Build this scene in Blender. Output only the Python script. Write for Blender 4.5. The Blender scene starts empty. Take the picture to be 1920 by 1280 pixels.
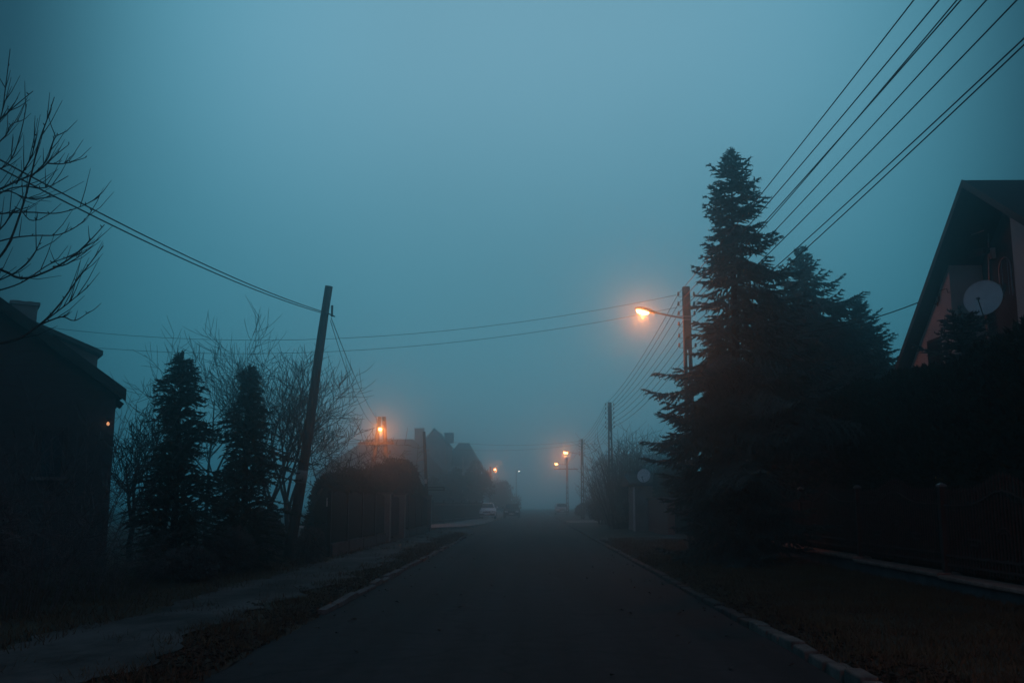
import bpy, math, random
from mathutils import Vector, Matrix, Euler, noise

R = math.radians
S = bpy.context.scene
COL = S.collection
V = Vector

# ------------------------------------------------------------------ camera
CAM = V((0.0, 0.0, 1.5))
EUL = Euler((R(90 + 9.22), 0, R(0.97)), 'XYZ')
cd = bpy.data.cameras.new('camera')
cam = bpy.data.objects.new('camera', cd)
COL.objects.link(cam)
cam.location = CAM
cam.rotation_euler = EUL
cd.lens = 35
cd.sensor_width = 36
cd.clip_start = 0.05
cd.clip_end = 3000
S.camera = cam
RM = EUL.to_matrix()
F = 35 / 36 * 1920


def ray(px, py):
    return (RM @ V(((px - 960) / F, (640 - py) / F, -1.0))).normalized()


def P(px, py, d):
    """point at distance d along the street"""
    r = ray(px, py)
    return CAM + r * (d / r.y)


def PX(px, py, x):
    r = ray(px, py)
    return CAM + r * (x / r.x)


def G(px, py, z=0.0):
    r = ray(px, py)
    return CAM + r * ((z - CAM.z) / r.z)


# ------------------------------------------------------------------ mesh helper
class MB:
    def __init__(self):
        self.v = []
        self.f = []

    def quad(self, *p):
        n = len(self.v)
        self.v += [tuple(q) for q in p]
        self.f.append(tuple(range(n, n + len(p))))

    def box(self, c, s, M=None, taper=1.0):
        n = len(self.v)
        for z in (-.5, .5):
            t = taper if z > 0 else 1.0
            for x, y in ((-.5, -.5), (.5, -.5), (.5, .5), (-.5, .5)):
                p = V((x * s[0] * t, y * s[1] * t, z * s[2]))
                if M is not None:
                    p = M @ p
                self.v.append((c[0] + p.x, c[1] + p.y, c[2] + p.z))
        for q in ((0, 3, 2, 1), (4, 5, 6, 7), (0, 1, 5, 4), (1, 2, 6, 5), (2, 3, 7, 6), (3, 0, 4, 7)):
            self.f.append(tuple(n + i for i in q))

    def span(self, a, b):
        """box from corner a to corner b"""
        self.box([(a[i] + b[i]) / 2 for i in range(3)], [abs(b[i] - a[i]) for i in range(3)])

    def tube(self, pts, rad, n=6, cap=True):
        pts = [V(p) for p in pts]
        if not isinstance(rad, (list, tuple)):
            rad = [rad] * len(pts)
        b = len(self.v)
        t0 = (pts[1] - pts[0]).normalized()
        u = t0.orthogonal().normalized()
        for i, p in enumerate(pts):
            t = (pts[min(i + 1, len(pts) - 1)] - pts[max(i - 1, 0)])
            if t.length < 1e-9:
                t = t0
            t.normalize()
            u = (u - t * u.dot(t))
            if u.length < 1e-6:
                u = t.orthogonal()
            u.normalize()
            w = t.cross(u)
            for k in range(n):
                a = 2 * math.pi * k / n
                q = p + (u * math.cos(a) + w * math.sin(a)) * rad[i]
                self.v.append((q.x, q.y, q.z))
        for i in range(len(pts) - 1):
            for k in range(n):
                k2 = (k + 1) % n
                self.f.append((b + i * n + k, b + i * n + k2, b + (i + 1) * n + k2, b + (i + 1) * n + k))
        if cap:
            self.f.append(tuple(b + k for k in range(n))[::-1])
            m = b + (len(pts) - 1) * n
            self.f.append(tuple(m + k for k in range(n)))

    def rings(self, rings, cap=True):
        """loft through closed rings of equal length"""
        b = len(self.v)
        n = len(rings[0])
        for r in rings:
            self.v += [tuple(p) for p in r]
        for i in range(len(rings) - 1):
            for k in range(n):
                k2 = (k + 1) % n
                self.f.append((b + i * n + k, b + i * n + k2, b + (i + 1) * n + k2, b + (i + 1) * n + k))
        if cap:
            self.f.append(tuple(b + k for k in range(n))[::-1])
            m = b + (len(rings) - 1) * n
            self.f.append(tuple(m + k for k in range(n)))

    def prism(self, poly, d):
        """polygon (3-D points) pushed along vector d"""
        b = len(self.v)
        n = len(poly)
        d = V(d)
        self.v += [tuple(p) for p in poly]
        self.v += [tuple(V(p) + d) for p in poly]
        self.f.append(tuple(b + k for k in range(n)))
        self.f.append(tuple(b + n + k for k in range(n))[::-1])
        for k in range(n):
            k2 = (k + 1) % n
            self.f.append((b + k, b + n + k, b + n + k2, b + k2))

    def lathe(self, base, axis, prof, n=10):
        axis = V(axis).normalized()
        u = axis.orthogonal().normalized()
        w = axis.cross(u)
        rs = []
        for h, r in prof:
            rs.append([V(base) + axis * h + (u * math.cos(2 * math.pi * k / n) + w * math.sin(2 * math.pi * k / n)) * r
                       for k in range(n)])
        self.rings(rs)

    def build(self, name, m, parent=None, smooth=False, loc=None):
        me = bpy.data.meshes.new(name)
        me.from_pydata(self.v, [], self.f)
        if smooth:
            me.polygons.foreach_set('use_smooth', [True] * len(me.polygons))
        me.materials.append(m)
        me.update()
        o = bpy.data.objects.new(name, me)
        COL.objects.link(o)
        if parent is not None:
            o.parent = parent
        if loc is not None:
            o.location = loc
        return o


def tag(o, label=None, cat=None, group=None, kind=None):
    if label:
        o['label'] = label
    if cat:
        o['category'] = cat
    if group:
        o['group'] = group
    if kind:
        o['kind'] = kind
    return o


def empty(name, loc, label, cat, group=None, rz=0.0):
    o = bpy.data.objects.new(name, None)
    COL.objects.link(o)
    o.location = loc
    o.rotation_euler = (0, 0, rz)
    o.empty_display_size = .3
    return tag(o, label, cat, group)


# ------------------------------------------------------------------ materials
def newmat(name):
    m = bpy.data.materials.new(name)
    m.use_nodes = True
    nt = m.node_tree
    nt.nodes.clear()
    out = nt.nodes.new('ShaderNodeOutputMaterial')
    b = nt.nodes.new('ShaderNodeBsdfPrincipled')
    nt.links.new(b.outputs[0], out.inputs[0])
    return m, nt, b


def N(nt, t, **kw):
    n = nt.nodes.new(t)
    for k, v in kw.items():
        if k in n.inputs.keys():
            n.inputs[k].default_value = v
        else:
            setattr(n, k, v)
    return n


def mat(name, c1, c2=None, scale=6.0, rough=.8, bump=.3, detail=6.0, metal=0.0, spec=.3, stretch=None, bscale=None,
        lo=.35, hi=.65):
    m, nt, b = newmat(name)
    c2 = c2 or tuple(x * .7 for x in c1)
    tc = N(nt, 'ShaderNodeTexCoord')
    src = tc.outputs['Object']
    if stretch:
        mp = N(nt, 'ShaderNodeMapping')
        mp.inputs['Scale'].default_value = stretch
        nt.links.new(src, mp.inputs[0])
        src = mp.outputs[0]
    no = N(nt, 'ShaderNodeTexNoise', Scale=scale, Detail=detail, Roughness=.65)
    nt.links.new(src, no.inputs['Vector'])
    rp = N(nt, 'ShaderNodeValToRGB')
    rp.color_ramp.elements[0].position = lo
    rp.color_ramp.elements[1].position = hi
    rp.color_ramp.elements[0].color = (*c2, 1)
    rp.color_ramp.elements[1].color = (*c1, 1)
    nt.links.new(no.outputs[0], rp.inputs[0])
    nt.links.new(rp.outputs[0], b.inputs['Base Color'])
    b.inputs['Roughness'].default_value = rough
    b.inputs['Metallic'].default_value = metal
    b.inputs['Specular IOR Level'].default_value = spec
    if bump:
        n2 = N(nt, 'ShaderNodeTexNoise', Scale=bscale or scale * 5, Detail=4.0)
        nt.links.new(src, n2.inputs['Vector'])
        bp = N(nt, 'ShaderNodeBump', Strength=bump, Distance=.02)
        nt.links.new(n2.outputs[0], bp.inputs['Height'])
        nt.links.new(bp.outputs[0], b.inputs['Normal'])
    return m


def mat_rows(name, c1, c2, period, rough=.75, axis='Z'):
    """horizontal boards or tile courses"""
    m, nt, b = newmat(name)
    tc = N(nt, 'ShaderNodeTexCoord')
    wv = N(nt, 'ShaderNodeTexWave', Scale=1 / period * .318, Distortion=.25, Detail=2.0)
    wv.bands_direction = axis
    wv.wave_profile = 'SAW'
    nt.links.new(tc.outputs['Object'], wv.inputs['Vector'])
    no = N(nt, 'ShaderNodeTexNoise', Scale=3.0, Detail=6.0)
    nt.links.new(tc.outputs['Object'], no.inputs['Vector'])
    mx = N(nt, 'ShaderNodeMix', data_type='RGBA')
    nt.links.new(no.outputs[0], mx.inputs[0])
    mx.inputs[6].default_value = (*c1, 1)
    mx.inputs[7].default_value = (*c2, 1)
    nt.links.new(mx.outputs[2], b.inputs['Base Color'])
    bp = N(nt, 'ShaderNodeBump', Strength=.8, Distance=.03)
    nt.links.new(wv.outputs[0], bp.inputs['Height'])
    nt.links.new(bp.outputs[0], b.inputs['Normal'])
    b.inputs['Roughness'].default_value = rough
    b.inputs['Specular IOR Level'].default_value = .3
    return m


def mat_brick(name, c1, c2, mortar):
    m, nt, b = newmat(name)
    tc = N(nt, 'ShaderNodeTexCoord')
    sp = N(nt, 'ShaderNodeSeparateXYZ')
    nt.links.new(tc.outputs['Object'], sp.inputs[0])
    ad = N(nt, 'ShaderNodeMath', operation='ADD')
    nt.links.new(sp.outputs[0], ad.inputs[0])
    nt.links.new(sp.outputs[1], ad.inputs[1])
    cb = N(nt, 'ShaderNodeCombineXYZ')
    nt.links.new(ad.outputs[0], cb.inputs[0])
    nt.links.new(sp.outputs[2], cb.inputs[1])
    br = N(nt, 'ShaderNodeTexBrick')
    br.inputs['Scale'].default_value = 1
    br.inputs['Brick Width'].default_value = .25
    br.inputs['Row Height'].default_value = .077
    br.inputs['Mortar Size'].default_value = .01
    br.inputs['Color1'].default_value = (*c1, 1)
    br.inputs['Color2'].default_value = (*c2, 1)
    br.inputs['Mortar'].default_value = (*mortar, 1)
    nt.links.new(cb.outputs[0], br.inputs['Vector'])
    nt.links.new(br.outputs[0], b.inputs['Base Color'])
    bp = N(nt, 'ShaderNodeBump', Strength=.5, Distance=.01)
    bp.invert = True
    nt.links.new(br.outputs[1], bp.inputs['Height'])
    nt.links.new(bp.outputs[0], b.inputs['Normal'])
    b.inputs['Roughness'].default_value = .85
    return m


def mat_emit(name, col, strength):
    m, nt, b = newmat(name)
    b.inputs['Base Color'].default_value = (*col, 1)
    b.inputs['Emission Color'].default_value = (*col, 1)
    b.inputs['Emission Strength'].default_value = strength
    m.cycles.emission_sampling = 'NONE'
    return m


def mat_asphalt():
    m, nt, b = newmat('asphalt')
    tc = N(nt, 'ShaderNodeTexCoord')
    o = tc.outputs['Object']
    big = N(nt, 'ShaderNodeTexNoise', Scale=.35, Detail=5.0, Roughness=.6)
    mp = N(nt, 'ShaderNodeMapping')
    mp.inputs['Scale'].default_value = (1.6, .25, 1)
    nt.links.new(o, mp.inputs[0])
    nt.links.new(mp.outputs[0], big.inputs['Vector'])
    r1 = N(nt, 'ShaderNodeValToRGB')
    r1.color_ramp.elements[0].position = .35
    r1.color_ramp.elements[1].position = .68
    r1.color_ramp.elements[0].color = (.015, .016, .018, 1)
    r1.color_ramp.elements[1].color = (.043, .043, .046, 1)
    nt.links.new(big.outputs[0], r1.inputs[0])
    fine = N(nt, 'ShaderNodeTexNoise', Scale=70.0, Detail=3.0)
    nt.links.new(o, fine.inputs['Vector'])
    mx = N(nt, 'ShaderNodeMix', data_type='RGBA', blend_type='OVERLAY')
    mx.inputs[0].default_value = .55
    nt.links.new(r1.outputs[0], mx.inputs[6])
    nt.links.new(fine.outputs[0], mx.inputs[7])
    # wheel tracks and worn, mottled patches
    mp2 = N(nt, 'ShaderNodeMapping')
    mp2.inputs['Scale'].default_value = (1.5, .03, 1)
    nt.links.new(o, mp2.inputs[0])
    trk = N(nt, 'ShaderNodeTexNoise', Scale=1.3, Detail=2.0)
    nt.links.new(mp2.outputs[0], trk.inputs['Vector'])
    mot = N(nt, 'ShaderNodeTexNoise', Scale=4.5, Detail=7.0, Roughness=.7)
    nt.links.new(o, mot.inputs['Vector'])
    mul = N(nt, 'ShaderNodeMath', operation='MULTIPLY')
    nt.links.new(trk.outputs[0], mul.inputs[0])
    nt.links.new(mot.outputs[0], mul.inputs[1])
    mrr = N(nt, 'ShaderNodeMapRange')
    mrr.inputs['From Min'].default_value = .12
    mrr.inputs['From Max'].default_value = .38
    mrr.inputs['To Min'].default_value = .35
    mrr.inputs['To Max'].default_value = 1.25
    nt.links.new(mul.outputs[0], mrr.inputs[0])
    vs = N(nt, 'ShaderNodeVectorMath', operation='SCALE')
    nt.links.new(mx.outputs[2], vs.inputs[0])
    nt.links.new(mrr.outputs[0], vs.inputs['Scale'])
    # cracks
    ds = N(nt, 'ShaderNodeTexNoise', Scale=2.0, Detail=4.0)
    nt.links.new(o, ds.inputs['Vector'])
    am = N(nt, 'ShaderNodeMix', data_type='RGBA', blend_type='LINEAR_LIGHT')
    am.inputs[0].default_value = .35
    nt.links.new(o, am.inputs[6])
    nt.links.new(ds.outputs[1], am.inputs[7])
    vo = N(nt, 'ShaderNodeTexVoronoi', Scale=.28)
    vo.feature = 'DISTANCE_TO_EDGE'
    nt.links.new(am.outputs[2], vo.inputs['Vector'])
    cr = N(nt, 'ShaderNodeValToRGB')
    cr.color_ramp.elements[0].position = .0
    cr.color_ramp.elements[1].position = .012
    cr.color_ramp.elements[0].color = (.35, .35, .35, 1)
    cr.color_ramp.elements[1].color = (1, 1, 1, 1)
    nt.links.new(vo.outputs[0], cr.inputs[0])
    m2 = N(nt, 'ShaderNodeMix', data_type='RGBA', blend_type='MULTIPLY')
    m2.inputs[0].default_value = 1
    nt.links.new(vs.outputs[0], m2.inputs[6])
    nt.links.new(cr.outputs[0], m2.inputs[7])
    nt.links.new(m2.outputs[2], b.inputs['Base Color'])
    rr = N(nt, 'ShaderNodeMapRange')
    rr.inputs['To Min'].default_value = .80
    rr.inputs['To Max'].default_value = .95
    nt.links.new(big.outputs[0], rr.inputs[0])
    nt.links.new(rr.outputs[0], b.inputs['Roughness'])
    b.inputs['Specular IOR Level'].default_value = .18
    bp = N(nt, 'ShaderNodeBump', Strength=.5, Distance=.01)
    nt.links.new(fine.outputs[0], bp.inputs['Height'])
    nt.links.new(bp.outputs[0], b.inputs['Normal'])
    return m


M = {}
M['asphalt'] = mat_asphalt()
M['earth'] = mat('earth', (.045, .04, .028), (.02, .017, .013), 1.2, .95, .8, bscale=25)
M['verge'] = mat('verge_soil', (.07, .062, .038), (.03, .026, .018), .9, .95, .8, bscale=30)
M['path'] = mat('path_concrete', (.105, .10, .095), (.020, .018, .016), 1.1, .9, .6, bscale=14, detail=10, lo=.40, hi=.60, stretch=(1, .55, 1))
M['pave'] = mat('paving_slabs', (.32, .30, .27), (.20, .19, .17), 1.5, .9, .5, bscale=20)
M['kerb'] = mat('kerb_stone', (.20, .18, .155), (.07, .065, .055), 3, .9, .6)
M['grass'] = mat('grass_blade', (.125, .10, .05), (.085, .055, .03), 1.5, .8, 0)
M['litter'] = mat('dead_leaf', (.07, .045, .028), (.035, .022, .015), 5, .9, 0)
M['needle'] = mat('spruce_needle', (.075, .11, .10), (.042, .066, .06), 2.5, .75, 0)
M['needle2'] = mat('thuja_spray', (.062, .072, .05), (.034, .042, .028), 2.5, .8, 0)
M['hedge'] = mat('hedge_leaf', (.026, .036, .02), (.012, .017, .009), 2.0, .8, 0)
M['bush'] = mat('bush_leaf', (.14, .14, .13), (.07, .072, .062), 3.0, .85, 0)
M['twig'] = mat('twig_bark', (.05, .042, .036), (.025, .02, .017), 8, .9, .4)
M['frost'] = mat('frosted_twig', (.19, .18, .17), (.07, .062, .056), 6, .9, .2)
M['bark'] = mat('bark', (.06, .045, .034), (.025, .018, .014), 7, .95, 1.0, stretch=(1, 1, .25))
M['wood'] = mat('pole_wood', (.075, .058, .045), (.035, .026, .02), 8, .9, .8, stretch=(1, 1, .12))
M['conc'] = mat('pole_concrete', (.10, .092, .086), (.055, .05, .046), 4, .9, .5)
M['conc_dark'] = mat('plinth_concrete', (.17, .145, .14), (.09, .078, .075), 2.2, .9, .5)
M['cap'] = mat('coping_tile', (.40, .24, .19), (.24, .13, .10), 5, .8, .5)
M['metal'] = mat('dark_metal', (.05, .048, .045), (.025, .023, .022), 6, .5, .1, metal=.6)
M['rust'] = mat('fence_paint', (.10, .058, .046), (.06, .033, .027), 6, .6, .2)
M['slat'] = mat('fence_slat', (.022, .02, .019), (.012, .011, .011), 6, .7, .2)
M['plinth_old'] = mat('old_plinth', (.10, .098, .095), (.05, .048, .046), 2.2, .9, .5)
M['kerb_dark'] = mat('dark_kerb_stone', (.075, .07, .062), (.035, .032, .03), 3, .9, .6)  # darker tone for the farther run of right-hand kerb stones
M['galv'] = mat('galvanised', (.30, .31, .32), (.2, .2, .21), 10, .45, .1, metal=.7)
M['wire'] = mat('wire', (.03, .03, .03), (.02, .02, .02), 4, .6, 0)
M['porc'] = mat('porcelain', (.12, .08, .06), (.08, .05, .04), 5, .35, 0)
M['plaster'] = mat('plaster', (.48, .47, .44), (.38, .37, .34), 1.3, .9, .4, bscale=40)
M['plaster_old'] = mat('plaster_old', (.26, .25, .23), (.15, .145, .135), 1.0, .9, .4, bscale=40)
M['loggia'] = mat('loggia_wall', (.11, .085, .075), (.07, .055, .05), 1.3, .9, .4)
M['soffit'] = mat('soffit_board', (.045, .032, .024), (.025, .018, .014), 4, .8, .3, stretch=(1, 6, 1))
M['fascia'] = mat('fascia_board', (.045, .04, .037), (.03, .027, .025), 4, .7, .3)
M['roof'] = mat_rows('roof_tiles', (.055, .045, .042), (.035, .03, .028), .32, axis='Z')
M['siding'] = mat_rows('wall_boards', (.12, .115, .11), (.08, .075, .07), .16)
M['brick'] = mat_brick('red_brick', (.22, .075, .05), (.16, .05, .036), (.16, .13, .11))
M['glass'] = mat('window_glass', (.03, .035, .04), (.02, .025, .03), 2, .08, 0, spec=.6)
M['white'] = mat('white_paint', (.62, .62, .60), (.5, .5, .48), 3, .5, .1)
M['dish'] = mat('dish_enamel', (.78, .79, .79), (.66, .67, .67), 4, .5, .1)
M['carwhite'] = mat('car_white', (.85, .86, .87), (.80, .81, .82), 2, .3, 0, spec=.5)
M['cardark'] = mat('car_dark', (.02, .021, .025), (.014, .015, .018), 2, .55, 0, spec=.15)
M['carsilver'] = mat('car_silver', (.42, .43, .44), (.36, .37, .38), 2, .35, 0, spec=.5)
M['tyre'] = mat('tyre_rubber', (.02, .02, .02), (.014, .014, .014), 8, .9, .2)
M['lamp'] = mat_emit('sodium_lens', (1.0, .36, .14), 24.0)
M['lamp_far'] = mat_emit('pale_lamp', (1.0, .85, .65), 22.0)
M['lamp_wall'] = mat_emit('wall_lamp_glow', (1.0, .42, .18), 1.1)
M['globe_white'] = mat_emit('white_globe_glow', (.85, .95, 1.0), 5.0)

# ------------------------------------------------------------------ sky, sun, haze
SKY_EL = [(-10, (.055, .19, .255)), (0, (.034, .195, .27)), (8, (.042, .21, .285)), (16, (.09, .26, .345)), (24, (.170, .365, .475)), (32, (.17, .365, .475)),
          (50, (.07, .14, .19)), (90, (.06, .09, .13))]
SKY_AZ = [(0, (1, 1, 1)), (8, (.97, .98, .98)), (16, (.84, .96, .98)), (23, (.43, .71, .74)), (29, (.03, .12, .155)), (40, (.05, .10, .13)), (65, (.26, .32, .40)), (180, (.30, .34, .43))]
SUN_EL, SUN_AZ = R(14), R(0)
w = bpy.data.worlds.new('World')
S.world = w
w.use_nodes = True
nt = w.node_tree
nt.nodes.clear()
wo = nt.nodes.new('ShaderNodeOutputWorld')
tc = nt.nodes.new('ShaderNodeTexCoord')
nrm_ = N(nt, 'ShaderNodeVectorMath', operation='NORMALIZE')
nt.links.new(tc.outputs['Generated'], nrm_.inputs[0])
sx = N(nt, 'ShaderNodeSeparateXYZ')
nt.links.new(nrm_.outputs[0], sx.inputs[0])


def sky_ramp(val, lo, hi, stops):
    mr = N(nt, 'ShaderNodeMapRange')
    mr.inputs['From Min'].default_value = lo
    mr.inputs['From Max'].default_value = hi
    nt.links.new(val, mr.inputs[0])
    rp = N(nt, 'ShaderNodeValToRGB')
    rp.color_ramp.interpolation = 'B_SPLINE'
    els = rp.color_ramp.elements
    while len(els) < len(stops):
        els.new(.5)
    for e, (d, c) in zip(els, stops):
        e.position = (R(d) - lo) / (hi - lo)
        e.color = (*c, 1)
    nt.links.new(mr.outputs[0], rp.inputs[0])
    return rp.outputs[0]


el = N(nt, 'ShaderNodeMath', operation='ARCSINE')
nt.links.new(sx.outputs[2], el.inputs[0])
az = N(nt, 'ShaderNodeMath', operation='ARCTAN2')
nt.links.new(sx.outputs[0], az.inputs[0])
nt.links.new(sx.outputs[1], az.inputs[1])
aa = N(nt, 'ShaderNodeMath', operation='ABSOLUTE')
nt.links.new(az.outputs[0], aa.inputs[0])
# fog-filled overcast: palest high up ahead of the viewer, where the last daylight is
c_el = sky_ramp(el.outputs[0], R(-10), R(90), SKY_EL)
c_az = sky_ramp(aa.outputs[0], 0, R(180), SKY_AZ)
rp = N(nt, 'ShaderNodeMix', data_type='RGBA', blend_type='MULTIPLY')
rp.inputs[0].default_value = 1.0
mn = N(nt, 'ShaderNodeTexNoise', Scale=2.2, Detail=3.0, Roughness=.5)
nt.links.new(nrm_.outputs[0], mn.inputs['Vector'])
mm = N(nt, 'ShaderNodeMapRange')
mm.inputs['To Min'].default_value = .88
mm.inputs['To Max'].default_value = 1.12
nt.links.new(mn.outputs[0], mm.inputs[0])
mv = N(nt, 'ShaderNodeVectorMath', operation='SCALE')
nt.links.new(c_el, mv.inputs[0])
nt.links.new(mm.outputs[0], mv.inputs['Scale'])
nt.links.new(mv.outputs[0], rp.inputs[6])
nt.links.new(c_az, rp.inputs[7])
bg = nt.nodes.new('ShaderNodeBackground')
bg.inputs['Strength'].default_value = 1.0
nt.links.new(rp.outputs[2], bg.inputs[0])
sk = nt.nodes.new('ShaderNodeTexSky')
sk.sky_type = 'NISHITA'
sk.sun_disc = False
sk.sun_elevation = R(1.0)
sk.sun_rotation = SUN_AZ
bg2 = nt.nodes.new('ShaderNodeBackground')
bg2.inputs['Strength'].default_value = .004
nt.links.new(sk.outputs[0], bg2.inputs[0])
ad = nt.nodes.new('ShaderNodeAddShader')
nt.links.new(bg.outputs[0], ad.inputs[0])
nt.links.new(bg2.outputs[0], ad.inputs[1])
nt.links.new(ad.outputs[0], wo.inputs[0])

sd = bpy.data.lights.new('sun', 'SUN')
sd.energy = .012
sd.angle = R(40)
sd.color = (.75, .9, 1.0)
so = bpy.data.objects.new('sun', sd)
COL.objects.link(so)
so.rotation_euler = (R(-62), 0, 0)      # light from ahead, high in the overcast

HAZE_D = .0088
hm = bpy.data.materials.new('haze_air')
hm.use_nodes = True
ht = hm.node_tree
ht.nodes.clear()
ho = ht.nodes.new('ShaderNodeOutputMaterial')
pv = ht.nodes.new('ShaderNodeVolumePrincipled')
pv.inputs['Color'].default_value = (.60, .93, 1.0, 1)
pv.inputs['Density'].default_value = HAZE_D
pv.inputs['Anisotropy'].default_value = .94
ht.links.new(pv.outputs[0], ho.inputs['Volume'])
hm.cycles.volume_sampling = 'MULTIPLE_IMPORTANCE'
h = MB()
h.span((-330, -60, -1.3), (330, 330, 13.5))
tag(h.build('haze', hm), 'blue dusk fog filling the whole street', 'fog', kind='stuff')

# ------------------------------------------------------------------ ground and street
rng = random.Random(7)


def sheet(name, xs, ys, zf, m, label=None, kind='structure'):
    """grid sheet: xs(y) -> list of x"""
    mb = MB()
    rows = []
    for y in ys:
        r = xs(y)
        rows.append(len(r))
        for x in r:
            mb.v.append((x, y, zf(x, y)))
    n = rows[0]
    for j in range(len(ys) - 1):
        for i in range(n - 1):
            a = j * n + i
            mb.f.append((a, a + 1, a + n + 1, a + n))
    o = mb.build(name, m, smooth=True)
    tag(o, label, None, None, kind)
    return o


def frange(a, b, n):
    return [a + (b - a) * i / n for i in range(n + 1)]


def nz(x, y, s, a):
    return noise.noise(V((x * s, y * s, 3.1))) * a


g = MB()
g.quad((-320, -50, -.16), (320, -50, -.16), (320, 320, -.16), (-320, 320, -.16))
tag(g.build('ground', M['earth']), None, None, None, 'structure')

XL, XR = -2.78, 2.66
YS = frange(-20, 60, 160) + frange(61, 240, 90)


def edgeL(y):
    return XL + nz(1.3, y, .8, .10) + nz(5.3, y, 3., .03)


def edgeR(y):
    return XR + nz(9.3, y, .5, .03)


def road_x(y):
    return [edgeL(y) - .25 if i == 0 else (edgeR(y) if i == 12 else XL + (XR - XL) * i / 12) for i in range(13)]


sheet('road', road_x, YS, lambda x, y: .03 - .004 * x * x + nz(x, y, .4, .008), M['asphalt'])
# side street, entering behind the end of the left fence
ss = MB()
ss.quad((-60, 50.6, -.05), (-2.95, 50.4, .0), (-2.95, 76, .0), (-4.2, 61, -.01), (-6, 58.0, -.02), (-60, 62, -.05))
tag(ss.build('side_street', M['asphalt']), None, None, None, 'structure')


# left verge (grass, leaf litter) up to the side street
def lz(x, y):
    t = min(1, max(0, (edgeL(y) - x) / .35))
    return -.02 + .11 * t + nz(x, y, .9, .05) + nz(x, y, 3.5, .02) + max(0, -x - 6) * .02


def lx(y):
    e = edgeL(y) - .02
    return [-48, -30, -20, -14, -11, -9] + [e - 6 + 6 * (i / 30) for i in range(31)]


sheet('verge', lx, frange(-20, 20, 160) + frange(20.5, 50.3, 60), lz, M['verge'])
# far corner: pavement with a curved kerb
CURVE = [(-60, 62.5), (-30, 60), (-12, 58.0), (-7.5, 57.3), (-5.6, 57.6), (-4.4, 59.6), (-3.6, 63), (-3.1, 69),
         (-2.85, 77), (-2.8, 110), (-2.8, 230)]
pv_ = MB()
inner = [(-60, 70), (-30, 66), (-14, 63), (-9.5, 63.5), (-7.5, 65), (-6.3, 67), (-5.8, 70), (-5.4, 75), (-5.2, 82), (-5.2, 110), (-5.2, 230)]
for (a, b), (c, d) in zip(zip(CURVE, CURVE[1:]), zip(inner, inner[1:])):
    pv_.quad((*a, .12), (*b, .12), (*d, .125), (*c, .125))
tag(pv_.build('pavement', M['pave']), None, None, None, 'structure')
fl = MB()
for (c, d) in zip(inner, inner[1:]):
    fl.quad((*c, .09), (*d, .09), (-70, max(d[1], 71), .09), (-70, max(c[1], 71), .09))
tag(fl.build('verge', M['verge']), None, None, None, 'structure')
kb = MB()
for a, b in zip(CURVE, CURVE[1:]):
    a, b = V((*a, 0)), V((*b, 0))
    n = max(1, int((b - a).length / 1.0))
    for i in range(n):
        p, q = a.lerp(b, (i + .01) / n), a.lerp(b, (i + .99) / n)
        d = (q - p).normalized()
        nn = V((d.y, -d.x, 0)) * .075
        kb.prism([p + nn - V((0, 0, .1)), q + nn - V((0, 0, .1)), q + nn + V((0, 0, .135)), p + nn + V((0, 0, .135))], -nn * 2)
tag(kb.build('kerb', M['kerb']), None, None, None, 'structure')


# right verge
def rz_(x, y):
    t = min(1, max(0, (x - 2.85) / .3))
    return .03 + .09 * t + nz(x, y, .8, .04) + nz(x, y, 3.1, .02) + max(0, min(x, 7) - 4.5) * .02


def rx(y):
    return [2.84 + .25 * i for i in range(24)] + [9.5, 12, 18, 30, 60]


sheet('verge', rx, frange(-20, 22, 150) + frange(22.5, 240, 150), rz_, M['verge'])
# kerb stones on the right: worn, tilted, some sunk
r2 = random.Random(3)
y = -6.0
for y_end, far_, mk in ((12.4, False, 'kerb'), (110, True, 'kerb_dark')):
    kb = MB()
    while y < y_end:
        L = r2.uniform(.46, .60) if y < 40 else .98
        sink = r2.uniform(-.05, -.02) if far_ else r2.uniform(-.02, .02)
        Mx = Euler((r2.uniform(-.02, .02), r2.uniform(-.05, .05), r2.uniform(-.03, .03))).to_matrix()
        kb.box((2.77 + r2.uniform(-.015, .015), y + L / 2, -.055 + sink), (r2.uniform(.15, .19), L - r2.uniform(.012, .03), .28), Mx, .93)
        y += L
    o = kb.build('kerb', M[mk])
    tag(o, None, None, None, 'structure')
    bv = o.modifiers.new('soft', 'BEVEL')
    bv.width = .018
    bv.segments = 2
kb = MB()
y = 14.0
while y < 50:
    L = r2.uniform(.8, 1.0)
    Mx = Euler((r2.uniform(-.02, .02), r2.uniform(-.08, .08), r2.uniform(-.03, .03))).to_matrix()
    kb.box((edgeL(y) - .06, y + L / 2, -.07 + r2.uniform(-.03, .02)), (.12, L - .02, .28), Mx)
    y += L
tag(kb.build('kerb', M['conc_dark']), None, None, None, 'structure')


# footpath slabs on the left, broken edges
def fx(y):
    a = -4.95 + nz(2.2, y, .5, .5) + nz(2.2, y, 2.1, .22) + nz(4.2, y, 6, .07)
    b = -3.50 + nz(7.7, y, .6, .4) + nz(7.7, y, 2.3, .2) + nz(9.7, y, 6, .07)
    return [a + (b - a) * i / 10 for i in range(11)]


sheet('footpath', fx, frange(3, 50, 260), lambda x, y: .125 + max(0, -x - 6) * .02 + nz(x, y, .7, .022) + nz(x, y, 4, .006), M['path'])
# paved entrance crossing the verge to the left gate
sheet('driveway', lambda y: [-5.3, -4.5, -3.6, -2.95], frange(37.2, 40.6, 8), lambda x, y: .17 + (x + 5.3) * -.045, M['path'])
# entrance crossing the right verge
sheet('driveway', lambda y: [2.9, 3.6, 4.6, 5.9], frange(38, 41.5, 8), lambda x, y: .11 + (x - 2.9) * .035, M['path'])

sheet('driveway', lambda y: [2.86, 3.6, 5, 7, 10, 14], frange(72, 81, 10), lambda x, y: .135 + (x - 2.9) * .012, M['pave'])

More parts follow.
